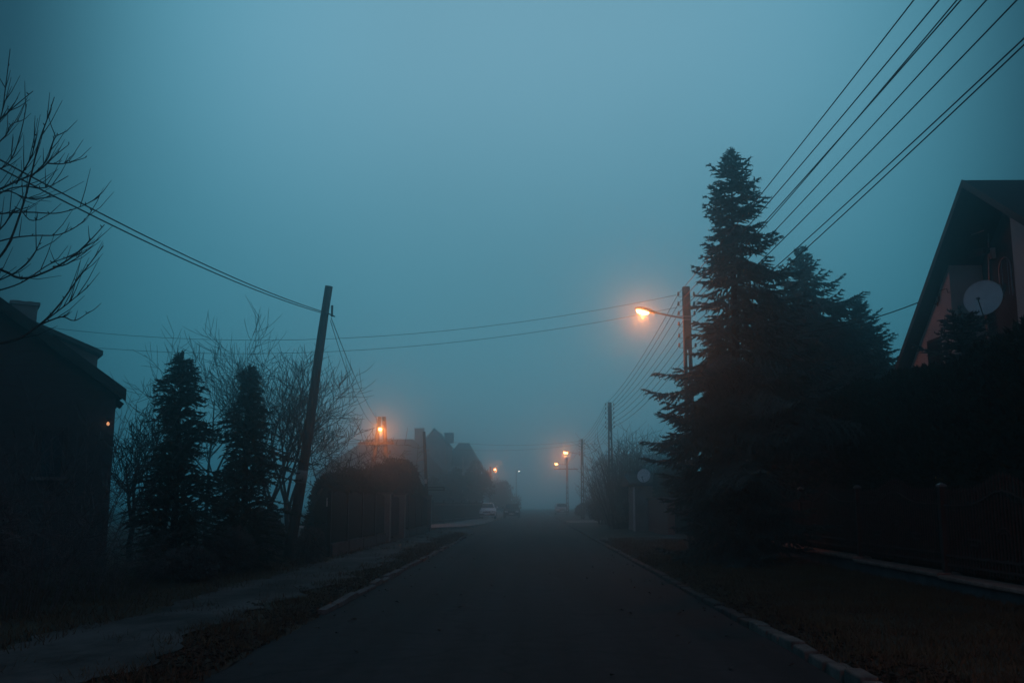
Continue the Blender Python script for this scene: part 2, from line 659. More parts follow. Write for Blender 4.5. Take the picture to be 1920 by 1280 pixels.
# grass and fallen leaves
rg = random.Random(11)


def blades(n, xr, yr, zf, hr, name, m, label, cat, wd=.006, flat=False, cond=None, pw=1.6):
    mb = MB()
    vv, ff = mb.v, mb.f
    for _ in range(n):
        y = yr[0] + (yr[1] - yr[0]) * rg.random() ** pw
        x = rg.uniform(*xr)
        if cond and not cond(x, y):
            continue
        cl = noise.noise(V((x * 1.1, y * 1.1, 0)))
        hgt = rg.uniform(*hr) * (1 + .8 * cl)
        z = zf(x, y) - .005
        a = rg.uniform(0, 6.283)
        k = len(vv)
        if flat:
            s = rg.uniform(.02, .05)
            t = rg.uniform(-.5, .5)
            c, sn = math.cos(a) * s, math.sin(a) * s
            vv += [(x + c, y + sn, z + .012 + t * .03), (x - sn * .7, y + c * .7, z + .02), (x - c, y - sn, z + .012 - t * .03), (x + sn * .7, y - c * .7, z + .03)]
            ff.append((k, k + 1, k + 2, k + 3))
        else:
            wv = wd * (1 + y * .03)
            lx_, ly_ = rg.gauss(0, .5) * hgt, rg.gauss(0, .5) * hgt
            c, sn = math.cos(a) * wv, math.sin(a) * wv
            vv += [(x + c, y + sn, z), (x - c, y - sn, z), (x + lx_, y + ly_, z + hgt)]
            ff.append((k, k + 1, k + 2))
    return tag(mb.build(name, m), label, cat, None, 'stuff')


blades(85000, (2.80, 6.75), (5, 40), rz_, (.04, .10), 'grass', M['grass'], 'short dull winter grass on the right verge', 'grass',
       cond=lambda x, y: (x > 2.93 or (y > 12.5 and rg.random() < .6)) and x > 3.0 + .25 * noise.noise(V((x, y * .7, 0))) or rg.random() < .5)
blades(42000, (-9, -2.85), (4, 48), lz, (.04, .13), 'grass', M['grass'], 'patchy dead grass beside the left footpath', 'grass',
       cond=lambda x, y: not (-4.85 < x < -3.55) or noise.noise(V((x * 1.5, y * .8, 5))) > .02 + .4 * rg.random())
blades(11000, (-3.75, -2.80), (5, 48), lz, (.04, .12), 'grass', M['grass'], 'rough grass strip between the left footpath and the road', 'grass',
       cond=lambda x, y: noise.noise(V((x * 1.6, y * .9, 8))) > -.25 + .3 * rg.random())
blades(650, (-2.72, 2.6), (6, 34), lambda x, y: .034 - .004 * x * x, (.02, .04), 'fallen_leaves', M['litter'], 'few fallen leaves scattered on the asphalt', 'leaves', flat=True,
       cond=lambda x, y: rg.random() < (abs(x) / 2.7) ** 4 + .03)
blades(12000, (-4.0, -2.85), (5, 48), lz, (.03, .06), 'fallen_leaves', M['litter'], 'brown fallen leaves along the left road edge', 'leaves', flat=True,
       cond=lambda x, y: x > -3.32 - .5 * noise.noise(V((x, y * .8, 2))) or rg.random() < .12)
blades(5000, (2.85, 3.4), (5, 40), rz_, (.03, .06), 'fallen_leaves', M['litter'], 'brown fallen leaves behind the right kerb stones', 'leaves', flat=True)


# ------------------------------------------------------------------ vegetation builders
def needle_finger(mb, p, d, l, r, rg, spikes=6):
    u = d.orthogonal().normalized()
    w = d.cross(u)
    k = len(mb.v)
    q = p + d * (l * .35)
    a0 = rg.uniform(0, 2.1)
    mb.v.append(tuple(p))
    for i in range(3):
        a = a0 + i * 2.0944
        mb.v.append(tuple(q + (u * math.cos(a) + w * math.sin(a)) * r))
    mb.v.append(tuple(p + d * l))
    for i in range(3):
        j = (i + 1) % 3
        mb.f.append((k, k + 1 + j, k + 1 + i))
        mb.f.append((k + 1 + i, k + 1 + j, k + 4))
    for i in range(spikes):
        a = rg.uniform(0, 6.283)
        e = (u * math.cos(a) + w * math.sin(a))
        t = rg.uniform(.05, .9)
        b0 = p + d * (l * t)
        k = len(mb.v)
        sd_ = d * .014
        mb.v += [tuple(b0 + sd_), tuple(b0 - sd_), tuple(b0 + e * (r * rg.uniform(1.3, 2.1)) + d * rg.uniform(.02, .05))]
        mb.f.append((k, k + 1, k + 2))


def interp(tab, x):
    for (a, b), (c, d) in zip(tab, tab[1:]):
        if x <= c:
            return b + (d - b) * (x - a) / (c - a)
    return tab[-1][1]


def ax_n(a):
    return math.cos(a), math.sin(a)


def spruce(name, base, H, prof, label, seed, cat='spruce tree', group=None, z0=.5, fr=.034, dens=1.0, spikes=6, gap=1.0, mt='needle', lper=.72, asym=0.0, ragged=1.0):
    """prof: (metres below the top, crown radius)"""
    rg = random.Random(seed)
    root = empty(name, base, label, cat, group)
    t = MB()
    lean = V((rg.uniform(-.1, .1), rg.uniform(-.1, .1), 0))
    tp = [V((0, 0, -.25)), V((0, 0, .3))] + [V((0, 0, H * s)) + lean * math.sin(s * 3) for s in (.2, .4, .6, .8, .93, 1.0)]
    rb = H * .016
    t.tube(tp, [rb * 1.5, rb * 1.15, rb, rb * .75, rb * .5, rb * .28, rb * .1, .008], 9)
    t.build('trunk', M['bark'], root, True)
    mb = MB()
    # leader
    for i in range(10):
        z = H - .9 + i * .1
        for k in range(3):
            a = rg.uniform(0, 6.28)
            needle_finger(mb, V((lean.x * 0, 0, z)), V((math.cos(a) * .5, math.sin(a) * .5, .9)).normalized(), .12, fr * .8, rg, spikes)
    z = H - .22
    while z > z0:
        below = H - z
        rad = interp(prof, below)
        nb = max(5, int((5 + rad * 2.3) * dens))
        lay = 1.0 - .26 * ((z / lper + .17 * math.sin(z * 1.7)) % 1.0) * min(1, below / .8)
        rad *= 1.2 * lay
        a0 = rg.uniform(0, 6.28)
        for i in range(nb):
            az = a0 + 6.283 * i / nb + rg.uniform(-.35, .35)
            L = rad * rg.uniform(.62, 1.18)
            L *= 1.04 + .42 * noise.noise(V((ax_n(az)[0] * 1.1, ax_n(az)[1] * 1.1, z * 1.25 + seed)))
            L *= 1 + asym * math.cos(az) * min(1, max(0, (below - .6) / 1.5)) * min(1, max(0, (6.2 - below) / 1.2))
            if rg.random() < .12:
                L *= 1.2
            if asym and below > 5.6:      # crowded by the hedge on that side
                L *= 1 - .58 * max(0, math.cos(az - .5)) * min(1, (below - 5.6) / .8)
            if below > 4.4:      # long ragged lower boughs
                L *= 1 + (ragged - 1) * rg.uniform(-.6, 1.3)
            L = min(L, rad * 1.32 * ragged + .1)
            if asym and math.cos(az) < -.3:      # kept clear of the roadway
                L = min(L, (2.35 if below < 7.0 else 1.95) * rg.uniform(.86, 1.0))
            if rg.random() < .10 * gap:
                continue
            el = rg.uniform(-.05, .12) + (.75 * max(0, 1 - below / 2.2)) - .18 * min(1, below / 7)
            ax = V((math.cos(az), math.sin(az), 0))
            side = V((-ax.y, ax.x, 0))
            zz = z + rg.uniform(-.12, .12)
            org = V((0, 0, zz)) + lean * math.sin(zz / H * 3)
            n = max(4, int(L / .13))
            pts = []
            droop = rg.uniform(.12, .36)
            for j in range(n + 1):
                s = j / n
                # rises from the trunk, sags, tip turns up
                dz = L * (math.tan(el) * s - droop * math.sin(s * 2.4) * s + .30 * droop * max(0, s - .6) * 2.2)
                pts.append(org + ax * (L * s) + side * (L * .06 * math.sin(s * 3 + az)) + V((0, 0, dz)))
            mb.tube(pts, [max(.004, .012 * L * (1 - s / (n + .01))) for s in range(n + 1)], 3, False)
            for j in range(1, n + 1):
                s = j / n
                d = (pts[j] - pts[j - 1]).normalized()
                needle_finger(mb, pts[j - 1], d, .20, fr, rg, spikes)
                if s < .18 and L > 1:
                    continue
                tw = L * .40 * (1.08 - s) * rg.uniform(.7, 1.2) + .10
                for sg in (-1, 1):
                    dd = (d * .75 + side * sg * rg.uniform(.6, 1.0) + V((0, 0, rg.uniform(-.45, -.02)))).normalized()
                    m_ = max(1, int(tw / .15))
                    q = pts[j].copy()
                    for k in range(m_):
                        l = tw / m_ * 1.35
                        needle_finger(mb, q, dd, l, fr * .95, rg, spikes)
                        if m_ > 1 and k < m_ - 1:
                            for sg2 in (-1, 1):
                                if rg.random() < .75:
                                    d3 = (dd * .7 + d * .5 * sg2 * .6 + side * sg2 * .35 + V((0, 0, rg.uniform(-.7, -.1)))).normalized()
                                    needle_finger(mb, q + dd * l * .5, d3, rg.uniform(.10, .2), fr * .85, rg, spikes)
                        q = q + dd * (tw / m_)
                        dd = (dd + V((rg.uniform(-.12, .12), rg.uniform(-.12, .12), -.10))).normalized()
        z -= (.12 + .12 * min(1, below / 5)) * rg.uniform(.8, 1.25) / math.sqrt(dens)
    mb.build('crown', M[mt], root)
    return root


def thuja(name, base, H, prof, label, seed, group=None, dens=1.0):
    """column of upright, curling sprays"""
    rg = random.Random(seed)
    root = empty(name, base, label, 'conifer', group)
    t = MB()
    t.tube([V((0, 0, -.2)), V((.02, 0, H * .3)), V((-.02, .03, H * .7)), V((0, 0, H * .97))], [.09, .07, .045, .01], 8)
    t.build('trunk', M['bark'], root, True)
    mb = MB()
    z = .12
    while z < H - .1:
        below = H - z
        rad = interp(prof, below)
        nb = int((7 + rad * 12) * dens)
        for i in range(nb):
            az = rg.uniform(0, 6.283)
            ax = V((math.cos(az), math.sin(az), 0))
            L = rad * rg.uniform(.45, 1.1) * (1.25 if rg.random() < .1 else 1) * max(.4, 1.05 + 1.15 * noise.noise(V((ax.x * 1.2, ax.y * 1.2, z * 1.9 + seed))))
            zz = z + rg.uniform(-.1, .1)
            rise = rg.uniform(.3, .8)
            n = max(3, int(L / .11))
            pts = []
            for j in range(n + 1):
                s = j / n
                dz = L * (rise * s - (rise * .9) * max(0, s - .55) * 1.6)
                pts.append(V((0, 0, zz - L * .35)) + ax * L * s + V((0, 0, dz)))
            for j in range(n):
                if j == 0 and n > 3:
                    continue
                d = (pts[j + 1] - pts[j]).normalized()
                needle_finger(mb, pts[j], d, .19, .022, rg, 4)
                for q in range(2):
                    sd_ = V((-ax.y, ax.x, 0)) * rg.choice((-1, 1))
                    dd = (d * .8 + sd_ * rg.uniform(.3, 1) + V((0, 0, rg.uniform(-.6, .6)))).normalized()
                    needle_finger(mb, pts[j + 1], dd, rg.uniform(.09, .17), .017, rg, 4)
        z += .075 / dens
    for i in range(26):
        a = rg.uniform(0, 6.28)
        needle_finger(mb, V((rg.uniform(-.05, .05), rg.uniform(-.05, .05), H - rg.uniform(.08, .45))),
                      V((math.cos(a) * .45, math.sin(a) * .45, 1)).normalized(), .18, .022, rg, 4)
    mb.build('crown', M['needle2'], root)
    return root


def limb(mb, p, d, L, r, depth, rg, up=.15, kids=(3, 5), spread=.7, n=5, wob=.16, rmin=.0035, ks=.62, tips=0):
    pts = [p.copy()]
    dd = d.normalized()
    for i in range(n):
        dd = (dd + V((rg.gauss(0, wob), rg.gauss(0, wob), rg.gauss(0, wob) + up)) * .6).normalized()
        pts.append(pts[-1] + dd * (L / n))
    rr = [max(rmin, r * (1 - .62 * i / n)) for i in range(n + 1)]
    if depth == 0:
        rr[-1] = rmin * .6
    mb.tube(pts, rr, 6 if r > .03 else (4 if r > .012 else 3), False)
    if depth == 0:
        return
    k = rg.randint(*kids)
    for i in range(k):
        s = .25 + .75 * (i + rg.random()) / k
        f = min(n - 1, int(s * n))
        q = pts[f].lerp(pts[f + 1], s * n - f) if f + 1 <= n else pts[-1]
        t = (pts[min(f + 1, n)] - pts[f]).normalized()
        a = rg.uniform(0, 6.283)
        o = t.orthogonal().normalized()
        o = (Matrix.Rotation(a, 3, t) @ o)
        nd = (t * (1 - spread * .5) + o * spread * rg.uniform(.6, 1.2)).normalized()
        limb(mb, q, nd, L * ks * rg.uniform(.7, 1.2), rr[f] * .62, depth - 1, rg, up, kids, spread, n if depth > 2 else 4, wob, rmin, ks)


def bare_tree(name, base, H, label, seed, trunks=1, depth=4, group='bare trees', r=.09, spread=.75, up=.14, kids=(4, 6), mt='twig', ks=.6, cat='bare tree', rmin=.007, split=.28):
    rg = random.Random(seed)
    root = empty(name, base, label, cat, group)
    tb, br = MB(), MB()
    for i in range(trunks):
        a = rg.uniform(0, 6.28)
        d = V((math.cos(a) * .16 * (trunks > 1), math.sin(a) * .16 * (trunks > 1), 1))
        h0 = H * split * rg.uniform(.8, 1.15)
        p0 = V((rg.uniform(-.15, .15), rg.uniform(-.15, .15), -.15)) if trunks > 1 else V((0, 0, -.15))
        p1 = p0 + d * h0
        tb.tube([p0, p0.lerp(p1, .15), p0.lerp(p1, .6) + V((rg.uniform(-.05, .05), rg.uniform(-.05, .05), 0)), p1], [r * 1.35, r, r * .9, r * .8], 8)
        m_ = 3 if trunks == 1 else 2
        for k in range(m_):
            an = a + 6.283 * k / m_ + rg.uniform(-.4, .4)
            nd = V((math.cos(an) * spread * .6, math.sin(an) * spread * .6, 1))
            limb(br, p1, nd, H * (1 - split) * rg.uniform(.62, .8), r * .66, depth - 1, rg, up, kids, spread, 6, .13, rmin, ks)
    tb.build('trunk', M[mt], root, True)
    br.build('branches', M[mt], root)
    return root


def leaf_mass(mb, pts_fn, n, size, rg, up=.3):
    for _ in range(n):
        p, nrm = pts_fn(rg)
        d = (nrm + V((rg.gauss(0, .55), rg.gauss(0, .55), rg.gauss(0, .5) + up))).normalized()
        u = d.orthogonal().normalized()
        u = Matrix.Rotation(rg.uniform(0, 6.28), 3, d) @ u
        l = size * rg.uniform(.6, 1.4)
        k = len(mb.v)
        mb.v += [tuple(p - u * l * .3), tuple(p + u * l * .3), tuple(p + d * l)]
        mb.f.append((k, k + 1, k + 2))


def hedge(name, a, b, z0, hf, thick, label, seed, n, size=.10, mt='hedge', cat='hedge', round_=.0, shoots=3, rough=1.0):
    """clipped hedge from a to b (x,y); hf(t) gives its height; leafy shell round a darker solid"""
    a, b = V((*a, 0)), V((*b, 0))
    ax = (b - a)
    L = ax.length
    ax.normalize()
    sd_ = V((-ax.y, ax.x, 0))
    mb = MB()
    ns = max(6, int(L / .35))
    prof = [(-.5, 0), (-.52, .35), (-.5, .7), (-.44, .9), (-.25, 1.0), (.25, 1.0), (.44, .9), (.5, .7), (.52, .35), (.5, 0)]

    def pt(t, k, inset):
        u, v = prof[k]
        hgt = hf(t) - inset
        p = a + ax * (L * t) + sd_ * (u * (thick - 2 * inset)) + V((0, 0, z0 + v * hgt))
        bmp = (noise.noise(p * 1.3) * .14 + noise.noise(p * .45) * .16) * rough
        c = a + ax * (L * t) + V((0, 0, z0 + .5 * hgt))
        dr = (p - c)
        dr.normalize()
        return p + dr * bmp, dr
    rs = []
    for i in range(ns + 1):
        t = i / ns
        e = .0 if 0 < i < ns else .18
        rs.append([pt(t, k, .10 + e)[0] for k in range(len(prof))])
    mb.rings(rs)

    def fn(rg):
        e = rg.random()
        if e < .10:      # ends
            t = 0.0 if rg.random() < .5 else 1.0
            k = rg.randrange(len(prof) - 1)
            p = pt(t, k, 0)[0].lerp(pt(t, len(prof) - 1 - k, 0)[0], rg.random()) + ax * (rg.uniform(-.08, .12) * (1 if t else -1))
            return p, ax * (1 if t else -1)
        t = rg.random()
        k = rg.randrange(len(prof) - 1)
        s = rg.random()
        p0, d0 = pt(t, k, 0)
        p1, d1 = pt(t, k + 1, 0)
        d = d0.lerp(d1, s)
        return p0.lerp(p1, s) - d * rg.uniform(0, .14), d
    rg = random.Random(seed)
    leaf_mass(mb, fn, n, size, rg)
    for i in range(int(L * shoots)):        # stray shoots and small leafy tufts
        p, d = fn(rg)
        if d.z < .1:
            continue
        e = (d * .5 + V((rg.gauss(0, .35), rg.gauss(0, .35), 1))).normalized()
        l = rg.uniform(.12, .5)
        mb.tube([p - e * .1, p + e * l * .6, p + e * l + V((0, 0, .02))], [.008, .006, .003], 3, False)

        def tuft(rg, p=p, e=e, l=l):
            return p + e * l * rg.random() + V((rg.gauss(0, .05), rg.gauss(0, .05), 0)), V((rg.gauss(0, 1), rg.gauss(0, 1), rg.gauss(0, 1))).normalized()
        leaf_mass(mb, tuft, 14, size * .8, rg)
    return tag(mb.build(name, M[mt]), label, cat)


def bush(name, base, rad, label, seed, n=5000, size=.06, mt='bush', group=None, twigs=60, cat='bush'):
    rg = random.Random(seed)
    root = empty(name, base, label, cat, group)
    mb = MB()
    rad = V(rad)

    def fn(rg):
        while True:
            d = V((rg.gauss(0, 1), rg.gauss(0, 1), rg.gauss(0, 1))).normalized()
            if d.z > -.55:
                break
        k = 1 + .22 * noise.noise(d * 2.3 + V((seed, 0, 0))) + .1 * noise.noise(d * 6)
        s = k * (1 - .45 * rg.random() ** 2)
        return V((d.x * rad.x * s, d.y * rad.y * s, rad.z * (.62 + d.z * s * .62))), d
    leaf_mass(mb, fn, n, size, rg, .25)
    mb.build('foliage', M[mt], root)
    tw = MB()
    for i in range(twigs):
        p, d = fn(rg)
        a = V((rg.uniform(-.15, .15), rg.uniform(-.15, .15), -.05))
        tw.tube([a, a.lerp(p, .5) + V((0, 0, .08)), p * 1.05 + V((0, 0, .05))], [.01, .007, .003], 3, False)
    tw.build('twigs', M['frost'], root)
    return root


def stem_bush(name, base, H, n, spread, label, seed, mt='twig', group=None, side=6, arch=0.0, cat='shrub', th=.013):
    """many thin rising stems with side twigs"""
    rg = random.Random(seed)
    mb = MB()
    for i in range(n):
        a = rg.uniform(0, 6.283)
        q = spread * math.sqrt(rg.random())
        p = V((math.cos(a) * q * .45, math.sin(a) * q * .45, -.05))
        d = V((math.cos(a) * q / H * .75, math.sin(a) * q / H * .75, 1))
        h_ = H * rg.uniform(.55, 1.05)
        pts = [p]
        m_ = 6
        dd = d.normalized()
        for j in range(m_):
            dd = (dd + V((rg.gauss(0, .07), rg.gauss(0, .07), -arch * j / m_)) + V((math.cos(a), math.sin(a), 0)) * arch * .5 * j / m_).normalized()
            pts.append(pts[-1] + dd * (h_ / m_))
        mb.tube(pts, [th * (1 - .75 * j / m_) * (H / 3) ** .5 for j in range(m_ + 1)], 3, False)
        for k in range(side):
            s = rg.uniform(.3, .97)
            f = min(m_ - 1, int(s * m_))
            b0 = pts[f].lerp(pts[f + 1], s * m_ - f)
            an = rg.uniform(0, 6.28)
            e = V((math.cos(an) * .7, math.sin(an) * .7, rg.uniform(.2, .9) - arch)).normalized()
            l = h_ * rg.uniform(.08, .24)
            mb.tube([b0, b0 + e * l * .5, b0 + (e + V((0, 0, .15 - arch * .4))) * l], [th * .5, th * .38, th * .22], 3, False)
    o = mb.build(name, M[mt], None, False, base)
    return tag(o, label, cat, group)


# ------------------------------------------------------------------ spruces on the right
sp1 = [(0, .04), (.35, .12), (.7, .36), (1.0, .56), (1.6, .70), (2.2, .74), (2.8, 1.0), (3.3, .90), (4.0, 1.02), (4.6, 1.15), (5.0, 1.75), (5.8, 2.05), (7.0, 2.15), (8.2, 1.75), (9.4, 1.5), (10.5, 1.3)]
sp1 = [(a * .96, b * .98) for a, b in sp1]
top = P(1372, 283, 23.0)
spruce('spruce_tree', (top.x, 23.0, .1), top.z - .1, sp1, 'tall dark spruce in front of the lit concrete lamp pole', 21, group='spruces on the right', z0=.35, dens=1.1, asym=.30, lper=.75, ragged=1.25)
sp2 = [(0, .05), (.4, .18), (.8, .5), (1.5, 1.2), (2.4, 2.1), (4.0, 2.6), (6.0, 2.9), (9, 2.4)]
top = P(1503, 466, 33.0)
spruce('spruce_tree', (top.x, 33.0, .1), top.z - .1, sp2, 'shorter blue-grey spruce behind the tallest spruce', 33, group='spruces on the right', z0=1.6, fr=.038, spikes=5)
sp3 = [(0, .04), (.5, .24), (1.2, .75), (2.0, 1.25), (3.0, 1.85), (4.5, 2.2), (8, 2.2)]
top = P(1612, 562, 36.0)
spruce('spruce_tree', (top.x, 36.0, .1), top.z - .1, sp3, 'smallest spruce, between the blue-grey spruce and the gabled house', 47, group='spruces on the right', z0=1.8, fr=.038, spikes=5)
top = P(1800, 582, 20.5)
spruce('small_conifer', (top.x, 20.5, .1), top.z - .1, [(0, .06), (.3, .28), (.7, .45), (1.2, .6), (4, .9)], 'dark young conifer standing below the big satellite dish', 5, cat='conifer', z0=1.6, spikes=5)

# ------------------------------------------------------------------ right hedge, fence
hedge('hedge', (7.75, 35.5), (7.65, 8.0), .1, lambda t: 3.75 + .42 * t + .12 * math.sin(t * 17), 1.3,
      'tall clipped dark hedge behind the right metal fence', 4, 90000, .085)

FX = 6.55
fz = lambda y: .12 + .02 * (6.5 - 4.5)
posts_y = [8.0, 12.0, 16.1, 20.2, 24.4, 28.6, 32.4]
caps = [.36, .40, .43, .47, .50, .53]
fence = empty('metal_fence', (FX, 20, .1), 'dark metal bar fence with arched panels on a stepped concrete plinth', 'fence')
loc0 = V((FX, 20, .1))


def rel(x, y, z):
    return V((x, y, z)) - loc0


for i in range(6):
    y0, y1 = posts_y[i], posts_y[i + 1]
    ch = caps[i]
    m = MB()
    m.span(rel(FX - .11, y0, -.15), rel(FX + .11, y1 - .004, ch - .07))
    m.build('plinth', M['conc_dark'], fence)
    m = MB()
    m.span(rel(FX - .19, y0 - .07, ch - .068), rel(FX + .19, y1 - .10, ch))
    c = m.build('coping', M['cap'], fence)
    bv = c.modifiers.new('soft', 'BEVEL')
    bv.width = .015
    # panel
    m = MB()
    n = int((y1 - y0 - .2) / .105)
    for k in range(n + 1):
        yy = y0 + .16 + (y1 - y0 - .32) * k / n
        s = k / n
        arch = .20 * math.exp(-((s - .5) / .16) ** 2)
        topz = 1.66 + arch + ch - .43
        m.box(rel(FX, yy, (ch + .08 + topz) / 2), (.016, .026, topz - ch - .08))
        m.lathe(rel(FX, yy, topz), (0, 0, 1), [(0, .013), (.05, .02), (.11, .001)], 4)
    for dz in (.16, .30):
        m.box(rel(FX - .014, (y0 + y1) / 2, ch + dz), (.012, y1 - y0 - .14, .035))
    tp = []
    for k in range(25):
        s = k / 24
        tp.append(rel(FX - .018, y0 + .1 + (y1 - y0 - .2) * s, 1.50 + .20 * math.exp(-((s - .5) / .16) ** 2) + ch - .43))
    m.tube(tp, .016, 4)
    # scrolled ornament in the middle of the panel
    for sc, cz in ((.22, 1.02), (.14, 1.02)):
        m.tube([rel(FX - .02, (y0 + y1) / 2 + sc * math.cos(a), cz + ch - .43 + sc * .8 * math.sin(a)) for a in frange(.2, 2.94, 12)], .012, 4)
    for sg in (-1, 1):
        m.box(rel(FX - .016, (y0 + y1) / 2 + sg * .95, 1.0 + ch - .43), (.012, .5, .03))
        m.box(rel(FX - .016, (y0 + y1) / 2 + sg * .95, .92 + ch - .43), (.012, .3, .03))
    m.build('panel', M['rust'], fence)
for i, y in enumerate(posts_y):
    ch = caps[min(i, 5)]
    m = MB()
    m.span(rel(FX - .05, y - .05, ch - .1), rel(FX + .05, y + .05, 1.76 + ch - .43))
    po = m.build('post', M['rust'], fence)
    m = MB()
    m.lathe(rel(FX, y, 1.757 + ch - .43), (0, 0, 1), [(0, .09), (.03, .09), (.07, .01)], 4)
    m.build('post_cap', M['galv'], po)

# brick gate pillars, reddish
for (px, d, h_, lab) in ((1334, 35.2, 2.0, 'reddish brick gate pillar partly under the lowest spruce branches'),
                         (1357, 33.3, 2.0, 'reddish brick gate pillar at the far end of the metal fence')):
    p = P(px, 943, d)
    o = empty('gate_pillar', (p.x, d, .1), lab, 'gate pillar', 'brick gate pillars on the right')
    m = MB()
    m.span((-.2, -.2, -.2), (.2, .2, h_))
    m.build('shaft', M['brick'], o)
    m = MB()
    m.span((-.27, -.27, h_ + .001), (.27, .27, h_ + .06))
    m.lathe((0, 0, h_ + .062), (0, 0, 1), [(0, .34), (.12, .02)], 4)
    m.build('cap', M['conc_dark'], o)
pl = P(1345, 943, 34.3)
# far brick boundary wall
wl = empty('brick_wall', (6.1, 47, .05), 'low red brick wall behind the tall spruce by the driveway', 'wall')
m = MB()
m.span((-.16, -3.5, -.2), (.16, 3.5, 1.62))
m.span((-.16, 3.5, -.2), (2.5, 3.75, 1.62))
m.build('wall_body', M['brick'], wl)
m = MB()
m.span((-.24, -3.6, 1.622), (.24, 3.85, 1.72))
m.build('coping', M['conc_dark'], wl)
hedge('hedge', (6.9, 45), (6.7, 50), .1, lambda t: 3.0 + .1 * math.sin(t * 9), 1.2, 'small dark hedge block behind the low red brick wall', 14, 9000, .11)

# ------------------------------------------------------------------ utility poles
LAMPS = []


def lamp_light(p, e, r=.07):
    l = bpy.data.lights.new('sodium_light', 'POINT')
    l.energy = e
    l.color = (1.0, .18, .03)
    l.shadow_soft_size = r
    o = bpy.data.objects.new('sodium_light', l)
    COL.objects.link(o)
    o.location = p
    return o


def lamp_head(parent, tip, d, s=1.0, lens='lamp'):
    """cobra-head luminaire: tip = where the arm enters, d = outward direction"""
    d = V(d).normalized()
    side = d.cross(V((0, 0, 1))).normalized()
    upv = side.cross(d).normalized()
    m = MB()
    rs = []
    for t, wd, hu, hd in ((-.06, .035, .035, .035), (.04, .055, .05, .045), (.16, .10, .085, .05), (.34, .135, .10, .03), (.50, .115, .085, .025), (.60, .06, .045, .02), (.63, .02, .015, .01)):
        r = []
        for k in range(14):
            a = 2 * math.pi * k / 14
            c, sn = math.cos(a), math.sin(a)
            r.append(tip + d * t * s + side * c * wd * s + upv * sn * (hu if sn > 0 else hd) * s)
        rs.append(r)
    m.rings(rs)
    hs = m.build('lamp_housing', M['galv'], parent, True)
    m = MB()
    rs = []
    for t, k_ in ((.17, .25), (.21, .7), (.30, 1.0), (.42, 1.0), (.52, .72), (.57, .25)):
        r = []
        for k in range(12):
            a = 2 * math.pi * k / 12
            r.append(tip + d * t * s + side * math.cos(a) * .105 * k_ * s - upv * (.035 + (.10 * k_ * (.5 - .5 * math.sin(a)))) * s)
        rs.append(r)
    m.rings(rs)
    m.build('lamp_lens', M[lens], hs, True)
    return tip + d * .36 * s - upv * .20 * s


def insulator(parent, p, d, root):
    """hooked pin with a porcelain bell"""
    m = MB()
    q = p + d * .13
    m.tube([p, p + d * .10, q, q + V((0, 0, .06))], .009, 5)
    m.lathe(q + V((0, 0, .03)), (0, 0, 1), [(0, .025), (.02, .042), (.05, .040), (.06, .028), (.085, .034), (.11, .022), (.125, .008)], 9)
    m.build('insulator', M['porc'], parent)
    return q + V((0, 0, .09))


def concrete_pole(x, y, H, label, split_top, ins_z, lamp=None, zb=0.0, w_=.27, group='concrete utility poles on the right', lens='lamp', e=0, ins=True):
    """two flanges joined by webs (open ladder) below, solid above"""
    o = empty('utility_pole', (x, y, zb), label, 'utility pole', group)
    H = H - zb
    m = MB()
    wt, wb = w_ * .78, w_ * 1.15

    def wd(z):
        return wb + (wt - wb) * z / H
    zs = split_top - zb
    for sg in (-1, 1):
        rs = []
        for z in (-.3, zs):
            a, b_ = wd(z) / 2, wd(z) / 2 - .085
            dp = wd(z) * .42
            rs.append([V((sg * a, -dp, z)), V((sg * b_, -dp, z)), V((sg * b_, dp, z)), V((sg * a, dp, z))])
        m.rings(rs)
    z = .15
    while z < zs - .3:
        k = wd(z) / 2 - .083
        m.box((0, 0, z), (2 * k, wd(z) * .55, .13))
        z += .62
    rs = []
    for z in (zs, H):
        a, dp = wd(z) / 2, wd(z) * .42
        rs.append([V((-a, -dp, z)), V((a, -dp, z)), V((a, dp, z)), V((-a, dp, z))])
    m.rings(rs)
    m.build('shaft', M['conc'], o)
    pts = []
    for i, z in enumerate(ins_z):
        zz = z - zb
        for sg in (-1, 1):
            q = insulator(o, V((sg * wd(zz) / 2, 0, zz)), V((sg, 0, 0)), o)
            pts.append(q + o.location)
    if lamp:
        lz_, ln, rise = lamp
        lz_ -= zb
        m = MB()
        a0 = V((-wd(lz_) / 2, 0, lz_))
        a1 = a0 + V((-ln, 0, rise))
        m.tube([a0 + V((.06, -.02, 0)), a0.lerp(a1, .4), a1], .028, 7)
        for dz in (-.05, .05):
            m.box((0, 0, lz_ + dz), (wd(lz_) + .02, wd(lz_) * .84 + .02, .03))
        m.build('lamp_arm', M['galv'], o)
        lp = lamp_head(o, a1, (a1 - a0), 1.0, lens)
        LAMPS.append((lp + o.location, e))
    return o, pts


PX4 = 4.68
E0 = 215
ins_a = [6.6 + 1.5 - .12 - k * .36 for k in range(4)]
